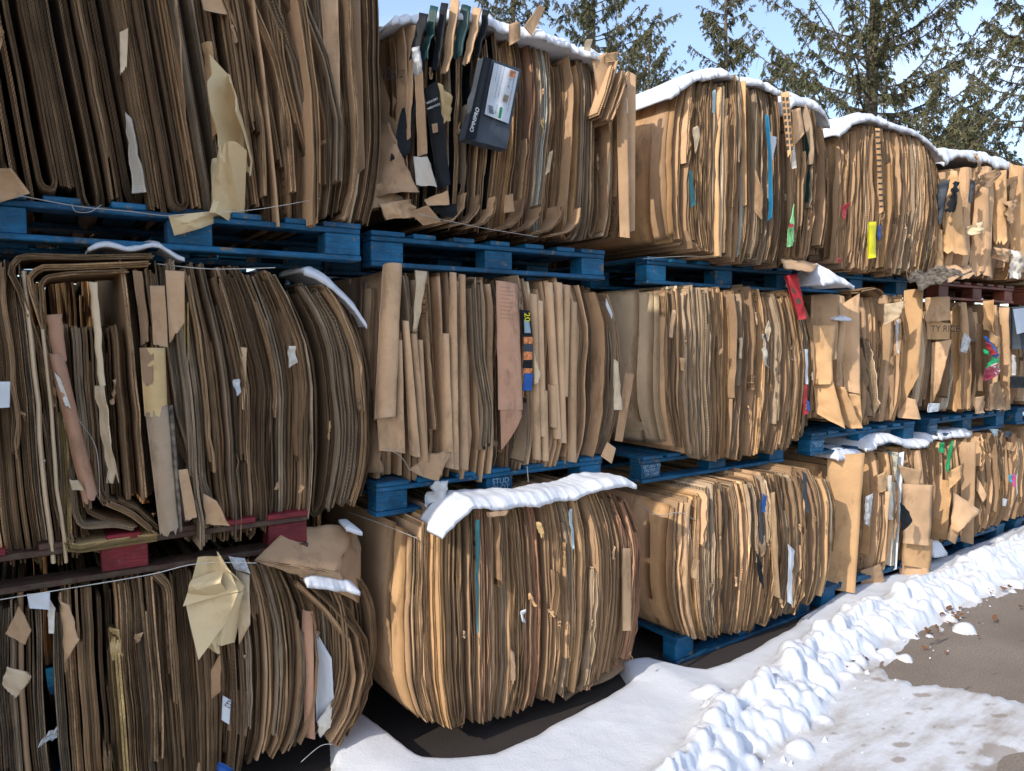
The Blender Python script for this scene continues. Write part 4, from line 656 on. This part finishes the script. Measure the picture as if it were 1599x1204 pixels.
# ------------- pallets
def board(name, parent, x0, x1, y0, y1, z0, z1, mat, ch=.003, jit=0.0):
    bm = bmesh.new(); bmesh.ops.create_cube(bm, size=1)
    L = wloc(parent)
    for v in bm.verts:
        v.co = Vector(((x0 + x1) / 2 - L[0] + v.co.x * (x1 - x0), (y0 + y1) / 2 - L[1] + v.co.y * (y1 - y0), (z0 + z1) / 2 - L[2] + v.co.z * (z1 - z0)))
    bmesh.ops.bevel(bm, geom=bm.edges[:], offset=ch, segments=1, affect='EDGES')
    me = bpy.data.meshes.new(name); bm.to_mesh(me); bm.free(); me.materials.append(mat)
    o = bpy.data.objects.new(name, me); C.objects.link(o); o.parent = parent; return o
def make_pallet(mat, mat2, seed, wd=1.2, dp=1.0):
    rg = random.Random(seed); r = empty('pallet', (0, 0, 0))
    x = 0
    for k in range(7):
        w_ = (.145 if k in (0, 6) else .10); x0 = (wd - .145) * k / 6 if k in (0, 6) else .145 + (wd - .29) * (k - .5) / 5 - w_ / 2 - .0 + .0
        board('deck_board', r, x0, x0 + w_, rg.uniform(-.006, .002), dp, .122, .141, mat if rg.random() < .6 else mat2)
    for y in (0, dp / 2 - .05, dp - .1): board('stringer_board', r, .002, wd - .002, y + .003, y + .1, .102, .1215, mat2)
    for y in (0, dp / 2 - .05, dp - .1):
        for x0 in (0.0, wd / 2 - .0725, wd - .145): board('block', r, x0 + rg.uniform(.002, .008), x0 + .143, y + rg.uniform(.006, .014), y + .10, .0215, .1015, mat)
        board('bottom_board', r, .0, wd, y, y + .1, .002, .021, mat2)
    return r
def copy_tree(o, parent=None):
    c = o.copy(); C.objects.link(c); c.parent = parent
    for ch in list(o.children): copy_tree(ch, c)
    return c
pb = make_pallet(M['blue_wood'], M['blue_wood2'], 1); pr = make_pallet(M['red_wood'], M['worn_red'], 2); pk = make_pallet(M['brick_wood'], M['brick_wood'], 3)
used = {}
def pallet(kind, x, y, z, rz, label, group='wooden pallets under the bales', tilt=0.0):
    src = {'b': pb, 'r': pr, 'k': pk}[kind]
    o = copy_tree(src) if kind in used else src; used[kind] = 1
    o.location = (x, y, z); o.rotation_euler = (tilt, 0, math.radians(rz)); tag(o, label, 'pallet', group); return o
pallet('b', -.14, -.02, 1.965, -.5, 'blue painted pallet directly under the topmost bale nearest the camera')
pallet('b', 1.12, .02, 1.955, 0, 'blue pallet under the bale with the slate grey box, middle blocks showing')
p3t = pallet('b', 2.66, .08, 1.955, 0, 'shaded blue pallet between the top and middle bales of the third column')
p4t = pallet('b', 3.98, .10, 1.965, -1, 'blue pallet with stencilled block under the bale with the yellow tag')
pallet('k', 5.50, .02, 1.96, 0, 'rust red pallet under the ragged topmost bale on the far right')
pallet('r', -.37, -.03, .90, -1.0, 'dark red pallet with worn boards between the two lower bales nearest the camera', tilt=0)
p2m = pallet('b', 1.13, .02, .955, 1, 'blue pallet with stencilled middle block above the snow topped bottom bale')
p3m = pallet('b', 2.60, .04, .925, 1, 'blue pallet with white stencilling on its left block, under the pale sided bale')
p4m = pallet('b', 3.95, -.02, .955, 0, 'blue pallet with a cardboard piece beside its stencilled corner block, under the loose panel bale')
p5m = pallet('b', 5.38, .0, .955, 0, 'blue pallet under the bale with colourful printed scraps')
pallet('b', -.2, .30, .0, 0, 'blue pallet on the ground under the bottom bale nearest the camera')
pallet('b', 1.35, .42, .0, 0, 'blue pallet hidden deep under the bulging snow topped bale')
pallet('b', 2.70, -.12, .0, 2.0, 'blue pallet jutting out on the bare ground under the leaning bale')
pallet('b', 4.02, -.08, .0, 0, 'blue pallet in the snow under the bale with the bright bare panel')
pallet('b', 5.52, .02, .0, 0, 'blue pallet half buried in snow under the farthest bottom bale')
pallet('b', 6.85, .02, .955, 0, 'blue pallet of the middle level running out of the picture at right'); pallet('k', 6.9, .02, 1.96, 0, 'rust red pallet running out of the picture at right'); pallet('b', 6.95, .03, .0, 0, 'blue pallet on the ground beyond the right edge of the snow')
for q in range(4): pallet('b', -1.7, (-.27, -.27, -.42, -.62)[q], (0, .955, 1.965, 3.01)[q], 0, 'unseen blue pallet added under the shade-casting bales', 'unseen pallets added under the shade-casting bales')  # pallets that carry the unseen stack added for shade
for c in range(5):
    for r in range(3): pallet('b', -.25 + 1.42 * c, 1.25, (0, .955, 1.96)[r], 0, 'blue pallet of the second row, seen dimly through the gaps', 'pallets of the second row')
def ptext(p, s, px0, px1, h, Y, **k):

    cu = bpy.data.curves.new('t', 'FONT'); cu.body = s; cu.size = h * 1.4; cu.fill_mode = 'FRONT'; cu.align_x = 'CENTER'; cu.space_line = .85
    to = bpy.data.objects.new('t', cu); C.objects.link(to); dg = bpy.context.evaluated_depsgraph_get(); me = bpy.data.meshes.new_from_object(to.evaluated_get(dg)); bpy.data.objects.remove(to)
    R = Matrix(((1, 0, 0), (0, 0, -1), (0, 1, 0))).to_4x4(); R.translation = Vector((px0, Y, px1)); me.transform(R); me.materials.clear(); me.materials.append(M['stencil']); me.name = 'stencilled_text'
    o = bpy.data.objects.new('stencilled_text', me); C.objects.link(o); o.parent = p
M['stencil'] = plain('stencil_paint', (.30, .42, .55), .7, .2, .4, 200)
ptext(p2m, 'STUD\nCLOT', .60, .072, .026, .004); ptext(p3m, 'RETURN TO\nPROPERTY\nOF CHEP', .073, .078, .017, .004); ptext(p4m, 'PROPERTY OF CHEP\nRETURN TO\nUSA 1-800', .073, .078, .010, .004)
ptext(p4t, 'PERKY', .073, .066, .026, .004); ptext(p5m, 'PROPERTY\nOF CHEP', .073, .070, .017, .004)

# ------------- snow lying on the bales
def snow_cap(label, X0, X1, Y0, Y1, ztop, th=.06, droop=.05, seed=1, nx=150, ny=34, cat='snow', frontf=None, yrag=.02):
    u = np.linspace(0, 1, nx); v = np.linspace(0, 1, ny); U, Vv = np.meshgrid(u, v, indexing='ij')
    X = X0 + (X1 - X0) * U
    yf = Y0 + yrag * fbm(X * 7, X * 0, seed) + .5 * yrag * fbm(X * 31, X * 0, seed + 2) + (frontf(U) if frontf else 0); Y = yf + (Y1 - yf) * Vv ** 1.6
    base = ztop(U, Y)
    ed = np.minimum(np.minimum(U * (X1 - X0), (1 - U) * (X1 - X0)) / .07, (Y - yf) / .06); ed = np.clip(ed * (1 + .3 * vn(X * 24, Y * 24, seed)), 0, 1); rd = ed * (2 - ed) * .9 + .1 * np.sqrt(ed)
    t = th * np.clip(.9 + .65 * fbm(X * 4 + seed, Y * 4, seed, 3) + .07 * fbm(X * 40, Y * 40, seed), .12, 3) * rd
    dr = droop * np.clip(1 - (Y - yf) / .05, 0, 1) ** 2 * (.6 + .8 * fbm(X * 11, X * 0, seed + 4))
    top = base + t - dr * .3; bot = base - .012 - dr
    P = np.stack([X, Y, top], 2); Q = np.stack([X, Y, np.minimum(bot, top - .004)], 2)

    V = np.concatenate([P.reshape(-1, 3), Q.reshape(-1, 3)]); off = nx * ny; f = []
    for i in range(nx - 1):
        for j in range(ny - 1):
            a = i * ny + j; f.append((a, a + ny, a + ny + 1, a + 1)); f.append((off + a, off + a + 1, off + a + ny + 1, off + a + ny))
    for i in range(nx - 1):
        for j in (0, ny - 1): a = i * ny + j; f.append((a, a + ny, off + a + ny, off + a)[::(-1 if j == 0 else 1)])
    for j in range(ny - 1):
        for i in (0, nx - 1): a = i * ny + j; f.append((a, a + 1, off + a + 1, off + a)[::(1 if i == 0 else -1)])
    o = mesh('snow_cap', V, f, [M['snow']], None, smooth=True); tag(o, label, cat, 'snow lying on the bales'); return o
def prof(b, dz=0.0, back=.0):
    def g(U, Y):
        u = U * 1.0; return b.Z1 - b.topk * np.abs(2 * u - 1) ** 3 + dz + .015 * fbm(u * 7, Y * 3, b.seed) - back * np.clip(Y - b.Y0 - .1, 0, 2)
    return g
snow_cap('thick snow draped over the bale with the slate grey printed box', 1.20, 2.45, .00, .98, prof(t2, .0), .045, .015, 3, nx=180, yrag=.06)
snow_cap('smooth snow cap over the bale with the blue strip', 2.64, 3.48, -.10, .98, lambda U, Y: 3.055 - .20 * np.abs(1 - U) ** 4 - .02 * U, .04, .02, 4, yrag=.05)
snow_cap('short humped snow cap at the right shoulder of the bale with the blue strip', 3.52, 3.93, -.10, .95, lambda U, Y: 3.02 - .10 * np.abs(2 * U - 1) ** 3, .05, .03, 5, nx=40)
snow_cap('snow cap over the bale with the yellow tag', 4.07, 5.32, -.07, .98, prof(t4, .0), .04, .02, 6)
snow_cap('broad snow cover over the ragged bale of torn panels', 5.45, 6.90, .0, .98, prof(t5, .06), .07, .05, 7)
snow_cap('thick snow ridge along the top front edge of the sunlit bulging bottom bale', 1.27, 2.28, -.255, -.06, lambda U, Y: 1.012 - .09 * np.clip(1 - U / .18, 0, 1) ** 2 + .012 * np.sin(U * 9) + .012 * fbm(U * 14, U * 0, 2),   .028, .012, 8, nx=200, yrag=.022)
snow_cap('small snow strip on the folded top sheets of the splayed bale', .16, .44, -.05, .12, lambda U, Y: 1.955 + .022 * np.sin(U * 3.14) ** 2 + .012 * np.sin(U * 11), .022, .0, 9, nx=60, ny=14, yrag=.03)
snow_cap('snow sliver on the right shoulder of the splayed weathered bale', .84, 1.08, -.03, .30, lambda U, Y: 1.93 - .20 * U ** 1.6, .03, .015, 10, nx=40, ny=14)
snow_cap('snow patch in the folds on the shoulder of the bale with the kraft paper fan', .80, 1.00, -.12, .10, lambda U, Y: .80 - .07 * U + .15 * (Y + .1), .028, .012, 12, nx=36, ny=14)
snow_cap('small snow blob on the big brown box flap', .985, 1.05, -.03, .06, lambda U, Y: .957 - .03 * U + .1 * Y, .028, .012, 13, nx=24, ny=12, yrag=.004)
snow_cap('pointed snow heap on a bent flap between the third and fourth columns', 3.75, 4.05, -.20, .05, lambda U, Y: 1.99 + .10 * np.clip(1 - np.abs(U - .45) / .42, 0, 1) * np.clip(1 - np.abs(Y + .06) / .2, 0, 1), .035, .02, 14, nx=40, ny=20, yrag=.03)
flap(tag(empty('bent_flap', tuple(at(1250, 425, -.1))), 'bent brown cardboard flap sticking out under a pointed heap of snow', 'cardboard'), [(1218, 402), (1278, 414), (1268, 426), (1225, 418)], (-.05, -.05, -.24, -.24), 'tan', 'cardboard_sheet', crumple=.008)
snow_cap('wind curled snow slab on top of the bale with the bright bare panel', 4.45, 5.35, -.10, .35, lambda U, Y: .975 + .035 * np.sin(U * 6.5), .035, .02, 15, nx=100, ny=20, yrag=.06)
snow_cap('small snow lump on the left corner of the bottom bale in the fourth column', 4.16, 4.46, -.06, .15, lambda U, Y: .935 + 0 * U, .05, .02, 16, nx=36, ny=14)
snow_cap('snow sheet over the bottom bale farthest right', 5.5, 6.0, -.02, .4, lambda U, Y: .955 + 0 * U, .045, .02, 17, nx=40, ny=14, yrag=.05)
snow_cap('thin snow strip on the upper left panel of the loose panel bale', 4.03, 4.20, -.10, .02, lambda U, Y: 1.80 - .0 * U, .022, .01, 18, nx=24, ny=10, yrag=.01)
snow_cap('fallen snow lump under the flap of the far bottom bale', 5.32, 5.50, -.10, .12, lambda U, Y: .13 + 0 * U, .09, .02, 19, nx=24, ny=12)

# ------------- ground
def groundmat():
    k = NT('asphalt', .88, .25); geo = k.n('NewGeometry').outputs['Position']
    a = k.noise(geo, 1.3, 6, .6); b = k.noise(geo, 120, 3, .7); d = k.noise(geo, 380, 2)
    mpx = k.n('Mapping', i0=geo); mpx.inputs['Rotation'].default_value = (0, 0, math.radians(20)); mpx.inputs['Scale'].default_value = (1, 5, 1)
    wet = k.ramp(k.noise(mpx.outputs[0], 2.3, 5, .6), (.63, 0.0), (.67, 1.0))
    c = k.mix(k.ramp(a, (.3, 0.0), (.7, 1.0)), (.20, .155, .12), (.32, .262, .21)); c = k.mix(k.math('MULTIPLY', k.ramp(b, (.35, 1.0), (.6, 0.0)), .65), c, (.11, .085, .068))
    c = k.mix(k.math('MULTIPLY', k.ramp(d, (.62, 0.0), (.70, 1.0)), .5), c, (.34, .31, .28))
    # damp, snow-melt darkened strip close under the bales, with their shade painted in
    sep = k.n('SeparateXYZ', i0=geo); damp_shade = k.ramp(k.math('ADD', k.math('MULTIPLY', sep.outputs[1], 1.0), .95), (.42, 0.0), (.58, .95))
    dm = k.math('MAXIMUM', damp_shade, k.math('MULTIPLY', wet, .75)); c = k.mix(dm, c, (.040, .033, .031)); k.col(c)
    k.t.links.new(k.math('MULTIPLY_ADD', dm, -.35, .9), k.b.inputs['Roughness'])
    k.bump(k.math('ADD', b, d), .7, .005); return k.m
g = mesh('ground', [(-150, -150, 0), (250, -150, 0), (250, 250, 0), (-150, 250, 0)], [(0, 1, 2, 3)], [groundmat()]); tag(g, kind='structure')
# far snow cover behind the wall
g2 = mesh('snow_field', [(-100, 3.2, .03), (200, 3.2, .03), (200, 200, .03), (-100, 200, .03)], [(0, 1, 2, 3)], [M['snow']]); tag(g2, kind='structure')
def snowground():
    dx = .0125; xs = np.arange(.55, 9.5, dx); ys = np.arange(-2.7, .6, dx); X, Y = np.meshgrid(xs, ys, indexing='ij')
    rg = np.random.default_rng(5)
    yin = np.interp(X, [.5, .9, .97, 1.02, 1.12, 1.19, 1.3, 1.46, 1.9, 2.34, 2.42, 2.55, 2.62, 2.72, 2.9, 3.5, 4.2, 4.6, 5.2, 7, 10], [-.2, -.06, .15, .35, .30, -.17, -.235, -.30, -.24, -.14, .02, .0, -.12, -.235, -.26, -.17, .0, .05, .02, .1, .1]) + .02 * fbm(X * 5, Y * 0, 3)
    yc = np.interp(X, [0, 1.2, 1.87, 2.7, 3.44, 4.23, 5, 6.1, 7, 10], [-1.35, -1.06, -.88, -.65, -.50, -.375, -.31, -.26, -.2, -.1]) + .05 * fbm(X * 2.1, X * 0, 8)
    wo = np.interp(X, [1, 3, 4, 7], [.19, .20, .17, .2]); d = Y - yc
    ridge = np.where(d > 0, np.exp(-(d / .10) ** 2), np.clip(1 - (d / wo) ** 2, 0, 1))
    rh = np.interp(X, [1, 2.5, 3.5, 4.5, 7], [.13, .12, .12, .10, .14])
    field = .055 + .018 * fbm(X * 1.6, Y * 1.6, 2) + .004 * fbm(X * 9, Y * 9, 6) + .03 * np.exp(-((X - 1.05) / .2) ** 2) + .02 * np.exp(-((X - 2.5) / .12) ** 2)
    ins = np.clip((yin - Y) / .09, 0, 1); field = field * (1 - (1 - ins) ** 2) - .03 * (yin - Y < 0)
    # lumps of the ploughed ridge
    rough = fbm(X * 6, Y * 6, 21, 5)
    h = np.where(d > 0, np.maximum(field, 0), 0) * np.clip(1 + d / .05, 0, 1) + 0
    h = h + rh * ridge * (.70 + .60 * rough)
    H = h.copy()
    for q in range(1700):
        x = .9 + 8 * rg.random() ** 1.25; yy = np.interp(x, xs, yc[:, 0]) + rg.normal() * .075 - .07; r = (.008 + .052 * rg.random() ** 4)
        i0 = int((x - r - xs[0]) / dx); i1 = int((x + r - xs[0]) / dx) + 2; j0 = int((yy - r - ys[0]) / dx); j1 = int((yy + r - ys[0]) / dx) + 2
        i0 = max(i0, 0); j0 = max(j0, 0); sx = X[i0:i1, j0:j1]
        if sx.size == 0: continue
        sy = Y[i0:i1, j0:j1]; ii = min(max(int((x - xs[0]) / dx), 0), len(xs) - 1); jj = min(max(int((yy - ys[0]) / dx), 0), len(ys) - 1)
        e = 1 + .55 * vn(sx * 26, sy * 26, q) + .18 * vn(sx * 70, sy * 70, q); rr = r * r - ((sx - x) ** 2 + ((sy - yy) * rg.uniform(.8, 1.3)) ** 2) * e
        bump = np.sqrt(np.maximum(rr, 0)) * .95 + h[ii, jj] * .97 - r * .12
        H[i0:i1, j0:j1] = np.maximum(H[i0:i1, j0:j1], np.where(rr > 0, bump, -1))
    for q in range(1):
        G = np.pad(H, 1, mode='edge'); H = (G[1:-1, 1:-1] * 4 + G[:-2, 1:-1] * 2 + G[2:, 1:-1] * 2 + G[1:-1, :-2] * 2 + G[1:-1, 2:] * 2 + G[:-2, :-2] + G[2:, :-2] + G[:-2, 2:] + G[2:, 2:]) / 16 * .6 + H * .4
    H = H + (.013 * fbm(X * 20, Y * 20, 12, 4) + .006 * fbm(X * 55, Y * 55, 16, 2)) * np.clip(ridge * 1.5, 0, 1)
    # thin trodden snow and ice outside the ridge
    ca, sa = math.cos(math.radians(-14)), math.sin(math.radians(-14)); XR = X * ca - Y * sa; YR = X * sa + Y * ca
    bx = 3.42 + (-.62 - Y) * .50 + .16 * fbm(XR * 2.2, YR * 9, 31, 4) - X
    thin = np.clip(bx / .05, -1, 1) * .010 + .0035 * fbm(XR * 4, YR * 20, 41, 5) + .003
    hole = np.exp(-((X - 3.18) / .20) ** 2 - ((Y + 1.55) / .14) ** 2); thin = thin - .03 * hole + .0012 * fbm(X * 30, Y * 30, 7)
    tongue = .10 * fbm(XR * 3, YR * 16, 51, 4) + .04; far_toe = np.clip((d + wo + tongue) / .10, -1, 1) * .012 + .004 * fbm(XR * 8, YR * 30, 61)
    thin = np.maximum(thin, far_toe)
    spots = np.clip((fbm(X * 3.1, Y * 9, 77) - .42) * .06, -.01, .01) - .012; T = np.where(Y < yc, thin, -1)
    H2 = np.where(H > .006, H + .003, -.02); ins_mask = (Y > yin); H2 = np.where(ins_mask & (H2 < .02), -.03, H2)
    Z = np.maximum(H2, T)
    dirt = np.clip((.030 - Z) / .015, 0, 1) * np.clip((yc - .10 - Y) / .12, 0, 1)
    Z = np.maximum(Z, -.03)
    soil = np.zeros_like(X)
    for px, py, r in ((1440, 1090, .045), (1450, 1112, .04), (1420, 1118, .025), (1545, 1105, .035), (1560, 1122, .04), (1532, 1137, .04), (1408, 1168, .045), (1424, 1150, .025), (1488, 1166, .05), (1500, 1180, .035), (1402, 1192, .04), (1378, 1143, .02), (1395, 1140, .02), (1460, 1140, .012), (1350, 1170, .03), (1330, 1178, .02), (1520, 1200, .06), (1560, 1175, .10), (1590, 1190, .12), (1555, 1205, .10), (1300, 1150, .03), (1375, 1065, .07), (1350, 1052, .05), (1180, 1190, .05)):
        p = atz(px, py); soil = np.maximum(soil, np.exp(-(((X - p[0]) / r) ** 2 + ((Y - p[1] + .35 * (X - p[0])) / (r * .5)) ** 2) * 1.1) * (.75 + .25 * math.sin(px)))
    soil = np.clip(soil * 1.4 + .9 * fbm(X * 28, Y * 42, 5) * (soil > .03) * soil ** .5, 0, 1)
    nx, ny = X.shape; idx = np.arange(nx * ny).reshape(nx, ny)
    q = np.stack([idx[:-1, :-1], idx[1:, :-1], idx[1:, 1:], idx[:-1, 1:]], 2).reshape(-1, 4)
    zf = Z.ravel(); keep = (zf[q].max(1) > -.004); q = q[keep]
    usedv = np.unique(q); remap = -np.ones(nx * ny, int); remap[usedv] = np.arange(len(usedv)); q = remap[q]
    V = np.stack([X.ravel(), Y.ravel(), zf], 1)[usedv]
    o = mesh('snow', V, q, [M['ground_snow']], None, smooth=True); tag(o, kind='structure')
    a = o.data.attributes.new('dirt', 'FLOAT', 'POINT'); a.data.foreach_set('value', dirt.ravel()[usedv].astype(np.float32))
    a = o.data.attributes.new('soil', 'FLOAT', 'POINT'); a.data.foreach_set('value', soil.ravel()[usedv].astype(np.float32))
snowground()
# brown leaves lying on the asphalt and the ice
def leaves():
    rg = np.random.default_rng(8); V = []; f = []
    spots = [(atz(px, py), r, n) for px, py, r, n in ((1335, 1038, .05, 16), (1475, 957, .07, 14), (1490, 972, .06, 8), (1455, 990, .04, 4), (1560, 925, .1, 8), (1420, 975, .1, 6), (1500, 1010, .2, 8), (1590, 960, .2, 6))]
    for p, r, n in spots:
        for q in range(n):
            c = np.array([p[0] + rg.normal() * r, p[1] + rg.normal() * r * .5, .022 + rg.random() * .02]); a = rg.random() * 6.3; l = rg.uniform(.012, .028); b = len(V)
            for (s, t) in ((-1, 0), (-.4, .5), (.4, .45), (1, 0), (.4, -.45), (-.4, -.5)):
                V.append((c[0] + l * (s * math.cos(a) - t * math.sin(a)), c[1] + l * (s * math.sin(a) + t * math.cos(a)), c[2] + rg.normal() * .006))
            f.append(tuple(range(b, b + 6)))
    o = mesh('fallen_leaves', V, f, [plain('dead_leaf', (.16, .075, .035), .8)]); tag(o, kind='stuff')
leaves()
def crumbs():
    rg = np.random.default_rng(18); V = []; f = []
    for q in range(110):
        x = rg.uniform(1.6, 7.5); yc = np.interp(x, [0, 1.2, 1.87, 2.7, 3.44, 4.23, 5, 6.1, 7, 10], [-1.35, -1.06, -.88, -.65, -.50, -.375, -.31, -.26, -.2, -.1]); y = yc - .17 - abs(rg.normal()) * .16; r = rg.uniform(.003, .009) * (1 if rg.random() < .9 else 2)
        b = len(V); k = rg.uniform(.6, 1.2, 6) * r
        V += [(x + k[0], y, .012), (x, y + k[1], .012), (x - k[2], y, .012), (x, y - k[3], .012), (x + r * .2, y, .012 + k[4] * 1.1)]
        f += [(b, b + 1, b + 4), (b + 1, b + 2, b + 4), (b + 2, b + 3, b + 4), (b + 3, b, b + 4)]
    tag(mesh('snow_crumbs', V, f, [M['snow']]), kind='stuff')
crumbs()
# loose cardboard lying on the ground under the bulging bale
ob = tag(empty('cardboard_sheet', (2.2, -.1, .02)), 'flat brown cardboard sheet lying on the ground in front of the sunlit bulging bale', 'cardboard')
P = np.zeros((8, 8, 3))
for i in range(8):
    for j in range(8):
        a = atz(883 + (985 - 883) * i / 7, 1095 - (1095 - 1040) * i / 7, .04); P[i, j] = a + np.array([.03 * j / 7, .35 * j / 7, .012 * math.sin(i + j)])
grid_sheet('cardboard_panel', ob, P, .004, list(KR['brown']))

# ------------- spruces behind the wall
def needlemat():
    k = NT('spruce_needles', .7, .2); geo = k.n('NewGeometry').outputs['Position']; n = k.noise(geo, 1.6, 4, .6); n2 = k.noise(geo, 14, 3)
    c = k.mix(k.ramp(n, (.35, 0.0), (.65, 1.0)), (.070, .080, .036), (.125, .120, .060)); c = k.mix(k.ramp(n2, (.5, 0.0), (.72, .8)), c, (.20, .155, .09)); k.col(c); return k.m
NEED = needlemat(); BARK = plain('spruce_bark', (.16, .125, .10), .9, .1, .3, 20); BARE = plain('bare_twig', (.24, .20, .17), .9, .1, .3, 20)
def spruce(label, x, y, H, R, seed, up=.15, nl=70, dens=1.0, zlo=2.5, tr=.16, lean=0.0, top=.85, hang=1.0, bare=0):
    rg = np.random.default_rng(seed); r = empty('spruce_tree', (x, y, 0)); tag(r, label, 'tree', 'spruces behind the bale wall')
    tp = np.array([[x + lean * z / H * 1.0 + .04 * math.sin(z + seed), y, z] for z in np.linspace(0, H, 9)])
    n = (len(tp) - 1) * 6 + 1; tube('trunk', r, tp, np.linspace(tr, .015, n), BARK, 8)
    LV = []; LF = []; NV = []; base = 0
    def limb_tube(P, r0, r1):
        n = len(P); T = np.gradient(P, axis=0); T /= np.linalg.norm(T, axis=1)[:, None] + 1e-9; A = np.cross(T, [.2, .3, .93]); A /= np.linalg.norm(A, axis=1)[:, None] + 1e-9; B = np.cross(T, A); b = len(LV)
        for i in range(n):
            rr = r0 + (r1 - r0) * i / (n - 1)
            for q in range(4): an = q * math.pi / 2; LV.append(tuple(P[i] + (A[i] * math.cos(an) + B[i] * math.sin(an)) * rr))
        for i in range(n - 1):
            for q in range(4): LF.append((b + i * 4 + q, b + i * 4 + (q + 1) % 4, b + (i + 1) * 4 + (q + 1) % 4, b + (i + 1) * 4 + q))
    NP = []; ND = []; NW = []
    for k in range(nl):
        z = zlo + (H - zlo) * (k + rg.random()) / nl; fr = 1 - z / H
        L = R * (fr ** .75) * rg.uniform(.65, 1.1) + .18; az = rg.random() * 2 * math.pi; s = np.linspace(0, 1, 9)
        hx = np.cos(az + .25 * rg.normal() * s); hy = np.sin(az + .25 * rg.normal() * s)
        elev = up * rg.uniform(.4, 1.4) + .5 * (1 - fr) ** 2
        zz = z + L * (elev * s - .28 * np.sin(s * math.pi * .9) * fr + .12 * s ** 3)
        P = np.stack([x + lean * z / H + hx * s * L, y + hy * s * L, zz], 1) + rg.normal(size=(9, 3)) * .015 * L * s[:, None]
        limb_tube(P, .010 + .022 * fr * tr / .16, .004)
        ntw = int((9 + 27 * L) * dens)
        isbare = rg.random() < bare
        for q in range(ntw):
            t = rg.uniform(.10, 1.0); i = min(int(t * 8), 7); p = P[i] + (P[i + 1] - P[i]) * (t * 8 - i); side = 1 if rg.random() < .5 else -1
            dirx = P[i + 1] - P[i]; dirx /= np.linalg.norm(dirx); sd = np.array([-dirx[1], dirx[0], 0]) * side
            l = rg.uniform(.14, .48) * (1.15 - .6 * t) * (.5 + .5 * min(L, 2) / 2) * hang; m = 5
            cur = dirx * rg.uniform(.3, .9) + sd * rg.uniform(.2, .9); cur /= np.linalg.norm(cur); drop = rg.uniform(.35, 1.15)
            tt = np.linspace(0, 1, m)[:, None]; tw = p + cur * l * (tt * (1 - .30 * tt)) + np.array([0, 0, -1]) * l * drop * tt ** 1.6
            if isbare or rg.random() < .10: limb_tube(tw, .003, .0015); continue
            if rg.random() < .35: limb_tube(tw, .0035, .0015)
            cnt = int(l * 120) + 5; ti = rg.random(cnt) ** .85 * (m - 1); ii = np.minimum(ti.astype(int), m - 2); c = tw[ii] + (tw[ii + 1] - tw[ii]) * (ti - ii)[:, None]
            tdir = tw[ii + 1] - tw[ii]; tdir /= np.linalg.norm(tdir, axis=1)[:, None] + 1e-9
            NP.append(c + rg.normal(size=(cnt, 3)) * .008); d = tdir * .8 + rg.normal(size=(cnt, 3)) * .45 + np.array([0, 0, -.35]); ND.append(d / np.linalg.norm(d, axis=1)[:, None]); NW.append(rg.uniform(.7, 1.3, cnt))
        # needles along the limb itself
        cnt = int(L * 60 * dens); ti = rg.uniform(.25, 1, cnt) * 8; ii = np.minimum(ti.astype(int), 7); NP.append(P[ii] + (P[ii + 1] - P[ii]) * (ti - ii)[:, None]); d = rg.normal(size=(cnt, 3)); ND.append(d / np.linalg.norm(d, axis=1)[:, None]); NW.append(rg.uniform(.7, 1.1, cnt))
    NP = np.concatenate(NP); ND = np.concatenate(ND); NW = np.concatenate(NW)[:, None]
    side = np.cross(ND, rg.normal(size=ND.shape)); side /= np.linalg.norm(side, axis=1)[:, None] + 1e-9
    l = .046 * NW; wd = .0075 * NW
    V = np.stack([NP - side * wd, NP + side * wd * .6, NP + ND * l + side * wd * .4, NP + ND * l * .8 - side * wd], 1).reshape(-1, 3)
    f = np.arange(len(V)).reshape(-1, 4); mesh('crown', V, f, [NEED], r)
    mesh('limbs', LV, LF, [BARE if bare > .3 else BARK], r)
def tree_at(px, dist, py_top):               # base x,y of a trunk seen at px, and the height that puts its tip at py_top
    d = ray(px, 530); p = EYE + d * dist; dt = ray(px, py_top); return p[0], p[1], EYE[2] + dt[2] / math.hypot(dt[0], dt[1]) * math.hypot(p[0] - EYE[0], p[1] - EYE[1])
for (lab_, px, dist, top, R, kw) in (
    ('slim dark spruce whose pointed tip stands free against the sky', 1124, 15.5, -45, 1.9, dict(nl=85, seed=1, up=.10, zlo=3.5, hang=.9)),
    ('big spreading spruce with a bare grey trunk and rising limbs behind the yellow tag bale', 1348, 12.0, -330, 3.6, dict(nl=140, seed=2, up=.50, zlo=3.3, tr=.17, bare=.10, hang=.8, dens=1.0)),
    ('spruce leaning into the picture at its right edge', 1640, 11.5, -300, 2.8, dict(nl=105, seed=3, up=.22, zlo=3.3, tr=.16, hang=.9)),
    ('round spruce with a straight dark trunk rising behind the second column', 925, 13.5, -160, 2.6, dict(nl=100, seed=4, up=.25, zlo=3.6, tr=.12, hang=.8)),
    ('low bushy spruce filling the gap between the slim and the big spruce', 1215, 17.0, 90, 2.4, dict(nl=80, seed=5, up=.2, zlo=3.0)),
    ('spruce seen mostly behind the far right bales', 1500, 15.0, 190, 3.0, dict(nl=100, seed=6, up=.15, zlo=3.0)),
    ('spruce whose branches show above the snow of the bale with the slate grey box', 800, 15.0, -120, 2.4, dict(nl=90, seed=7, up=.2, zlo=3.8)),
    ('small spruce tip peeping through the gap between the first and second columns', 560, 13.0, -8, 1.3, dict(nl=60, seed=8, up=.2, zlo=3.5)),
    ('feathery spruce with thin rising branches behind the third column', 1010, 19.0, 60, 2.6, dict(nl=90, seed=9, up=.3, zlo=3.5))):
    x, y, H = tree_at(px, dist, top); spruce(lab_, x, y, H, R, **kw)
